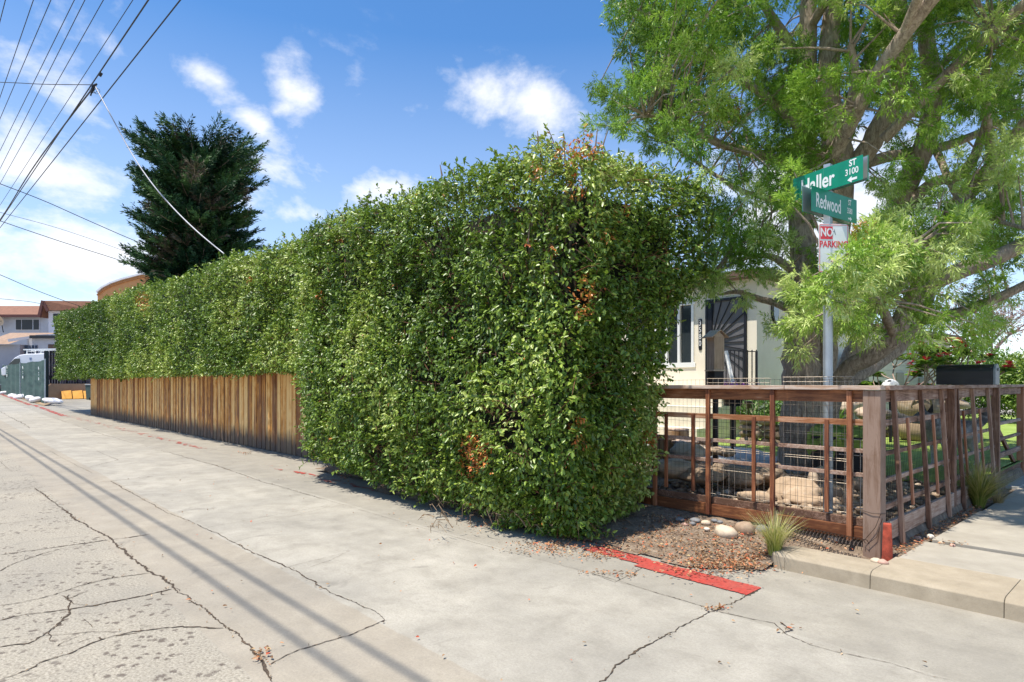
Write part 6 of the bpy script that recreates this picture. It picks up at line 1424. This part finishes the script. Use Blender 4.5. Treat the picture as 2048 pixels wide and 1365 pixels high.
# gabled neighbour
h2 = Face(100, 72.0); th = thing('house', 'white gabled house with a brown roof half hidden behind the far end of the hedge', 'house', (h2.o.x, h2.o.y, 1.5), h2.a); B = loc(h2, th)
mb = MB(); B(mb, 97, 190, 622, 775, 0, 9); mb.build('wall', M_HW2, th, False)
z_r, z_e = h2.z(603)-1.5, h2.z(636)-1.5; ul, uc = h2.u(86), h2.u(93)
mb = MB(); mb.add([(h2.u(85), -.5, z_e), (h2.u(93), -.5, z_r), (h2.u(190), -.1, z_r), (h2.u(190), -.1, z_e+1.0), (h2.u(103), -.5, h2.z(622)-1.5), (h2.u(93), 9, z_r), (h2.u(85), 9, z_e), (h2.u(190), 5, z_r), (h2.u(190), -.4, h2.z(622)-1.5)], [(0, 1, 5, 6), (1, 4, 8, 2), (1, 2, 7, 5)]); mb.build('roof', M_RED, th, False, fixn=False)
mb = MB(); mb.bar((h2.u(85), -.52, z_e), (h2.u(93), -.52, z_r), .25, .3); mb.bar((h2.u(93), -.52, z_r-.1), (h2.u(103), -.52, h2.z(622)-1.6), .2, .3); mb.build('barge_board', M_TRIM, th, False)
mb = MB(); B(mb, 107, 122, 628, 646, -.06, 0); mb.build('window', M_FGL, th, False)
# low lean-to roof and porch of the first block
h3 = Face(20, 66.0); th = thing('porch_building', 'low grey building with a sloping tan roof and dark porch edge behind the van', 'building', (h3.o.x, h3.o.y, 1.5), h3.a); B = loc(h3, th)
mb = MB(); B(mb, -40, 34, 689, 775, .4, 6); mb.build('garage_wall', M_HG, th, False)
mb = MB(); B(mb, 40, 110, 676, 775, 1.0, 6); mb.build('wall', M_HW, th, False)
mb = MB(); mb.add([(h3.u(-40), -.3, h3.z(689)-1.5), (h3.u(22), -.3, h3.z(689)-1.5), (h3.u(50), 1.5, h3.z(668)-1.5), (h3.u(108), 1.5, h3.z(665)-1.5), (h3.u(-40), 4, h3.z(660)-1.5), (h3.u(108), 4, h3.z(660)-1.5)], [(0, 1, 2, 4), (2, 3, 5, 4)]); mb.build('roof', mat_simple('tan_shingle', (.33, .22, .15), .9, 0, .2, 3, .3), th, False, fixn=False)
mb = MB(); mb.bar((h3.u(22), -.4, h3.z(682)-1.5), (h3.u(52), 1.0, h3.z(673)-1.5), .2, .28); mb.build('porch_beam', M_HW2, th, False)
mb = MB(); B(mb, 50, 112, 670, 676, .6, .95); mb.build('porch_fascia', M_DARK, th, False)
for a_, b_ in ((37, 41), (43, 47), (50, 54), (57, 61)):
    mb = MB(); B(mb, a_, b_, 690, 725, .9, .98); mb.build('shutter', mat_simple('navy_shutter', (.03, .05, .09), .6) if 'navy_shutter' not in bpy.data.materials else bpy.data.materials['navy_shutter'], th, False)
mb = MB(); B(mb, 83, 104, 688, 700, .93, .99); mb.build('window', M_BROWN, th, False)
# orange building with a curved parapet
h4 = Face(250, 62.0); th = thing('orange_building', 'orange building with a curved white-edged parapet behind the hedge', 'building', (h4.o.x, h4.o.y, 1), h4.a); M_OR = mat_simple('orange_stucco', (.62, .30, .12), .85, 0, .06, 2, 0)
arc = [(195, 586), (205, 577), (222, 568), (245, 560), (268, 554), (283, 550), (300, 549), (345, 549)]
mb = MB(); mb.prism([(h4.u(x), h4.z(y)-1) for x, y in arc]+[(h4.u(345), -1), (h4.u(195), -1)], 'Y', 0, 7); mb.build('wall', M_OR, th, False)
mb = MB()
for (x0, y0), (x1, y1) in zip(arc[:-1], arc[1:]): mb.bar((h4.u(x0), 0, h4.z(y0)-1+.05), (h4.u(x1)+.02, 0, h4.z(y1)-1+.05), .5, .16)
mb.build('parapet_cap', M_HW2, th, False)
mb = MB()
for (x0, y0), (x1, y1) in zip(arc[:-1], arc[1:]): mb.bar((h4.u(x0), -.05, h4.z(y0+6)-1+.05), (h4.u(x1)+.02, -.05, h4.z(y1+6)-1+.05), .16, .12)
mb.build('moulding', mat_simple('orange_moulding', (.45, .20, .08), .85), th, False)

# ================================================================== OVERHEAD CABLES
M_CAB = mat_simple('black_cable', (.02, .02, .024), .6, 0, .1, 5, 0); M_CABP = mat_simple('pale_cable', (.42, .42, .44), .5, .3, .1, 5, 0)
def cable(label, p, q, z, rad, ext=(1.2, 1.2), sag=0, mat=None, grp='power cables along the alley'):
    a = at(p[0], p[1], (z-CAM_H)*F_PX/(HY-p[1])); b = at(q[0], q[1], (z-CAM_H)*F_PX/(HY-q[1])); d = (b-a)
    th = thing('overhead_cable', label, 'cable', (a.x, a.y, a.z), 0, grp); mb = MB(); pts = []
    e0 = a-d.normalized()*8; e1 = b+d.normalized()*60
    mb.tube([e0, a, b, e1], rad, 6, caps=False); part(mb, 'strand', mat or M_CAB, th, 0)
names = ['first from the picture corner', 'second', 'third', 'fourth', 'fifth', 'sixth', 'seventh']
for i, (p, q) in enumerate((((11, 0), (0, 43)), ((67, 0), (0, 195)), ((102, 0), (0, 238)), ((149, 0), (0, 302)), ((170, 0), (0, 338)), ((207, 0), (0, 368)), ((266, 0), (0, 411)))):
    cable('high black power cable, '+names[i]+' from the left corner of the sky', p, q, 13.0, .012)
cable('lower black telephone cable that carries the splice and the pale drop wire', (297, 0), (0, 443), 9.6, .017, grp='telephone cables over the alley'); cable('rightmost long black cable crossing the sky', (361, 0), (0, 456), 9.6, .016, grp='telephone cables over the alley')
for i, (Yc, Zc) in enumerate(((-1.20, 8.4), (-.94, 8.4))):      # the pair just out of frame whose shadows cross the concrete
    th = thing('overhead_cable', ('nearer', 'farther')[i]+' of two thick cables whose shadows run down the concrete', 'cable', (0, Yc, Zc), 0, 'thick cable pair above the photographer'); mb = MB()
    mb.tube([(14, Yc+.0, Zc), (-6, Yc-.02, Zc), (-30, Yc-.12-.1*i, Zc), (-90, Yc-.3, Zc)], .019, 8, caps=False); part(mb, 'strand', M_CAB, th, 0)
jd = 8.03*F_PX/(HY-172)
J = at(187, 172, jd)
def wire(name, label, pxs, ds, rad, mat, cat='cable', grp=None):
    W = [at(x, y, d) for (x, y), d in zip(pxs, ds)]; P, Q = crom(W, [rad]*len(W), 6); th = thing(name, label, cat, tuple(W[0]), 0, grp); mb = MB(); mb.tube(P, Q, 6, caps=False); part(mb, 'strand', mat, th, 0); return th
pxs = [(190, 172), (222, 232), (262, 305), (300, 362), (345, 415), (395, 464), (448, 508)]; wire('drop_cable', 'pale service cable drooping from the splice in front of the dark pine to the hedge', pxs, list(np.linspace(jd, 15.5, 7)), .016, M_CABP)
wire('drop_cable', 'thin cable running level from the left picture edge to the splice', [(-200, 160), (0, 165), (90, 169), (187, 170)], [jd+3, jd+1.5, jd+.5, jd], .010, M_CAB)
wire('drop_cable', 'thick black cable from the splice back along the telephone cable to the left edge', [(183, 180), (120, 262), (60, 345), (0, 440), (-60, 520)], [jd*1.0, jd*1.2, jd*1.47, jd*1.93, jd*2.6], .022, M_CAB)
for lab, ps, r_ in (('black cable from the left edge passing behind the dark pine, uppermost of the slanting ones', [(-60, 346), (0, 368), (90, 403), (180, 443), (285, 488), (400, 530)], .022), ('thin grey cable slanting down behind the dark pine, between two black ones', [(-60, 405), (0, 425), (120, 458), (255, 505), (360, 550)], .012),
                    ('black cable slanting down to the left foot of the dark pine', [(-60, 418), (0, 442), (120, 483), (285, 537), (400, 590)], .020), ('thin cable low over the brown roofs at the left', [(-60, 528), (0, 550), (70, 580), (140, 606), (200, 625)], .018), ('faint thin cable right above the roof of the grey house', [(-60, 594), (0, 598), (60, 604), (100, 612)], .015)):
    wire('service_cable', lab, ps, list(np.linspace(34, 46, len(ps))), r_, M_CAB)
th = thing('cable_splice', 'small dark cable clamp with loose loops where the wires meet', 'cable clamp', tuple(J)); mb = MB()
Pj = lambda x, y: at(x, y, jd)
mb.tube([Pj(183, 186), Pj(188, 172), Pj(194, 168)], [.03, .045, .02], 8); mb.tube([Pj(199, 153), Pj(203, 146)], [.04, .04], 8); part(mb, 'clamp', M_DARK, th, 0)
mb = MB()
for c_, r_ in (((188, 180), 7), ((194, 183), 6), ((183, 178), 5)): mb.tube([Pj(c_[0]+r_*math.cos(a), c_[1]+r_*.9*math.sin(a)) for a in np.linspace(0, 6, 12)], .007, 5, caps=False)
mb.tube([Pj(183, 186), Pj(181, 192)], .02, 6); part(mb, 'wire_loops', M_CAB, th, 0)
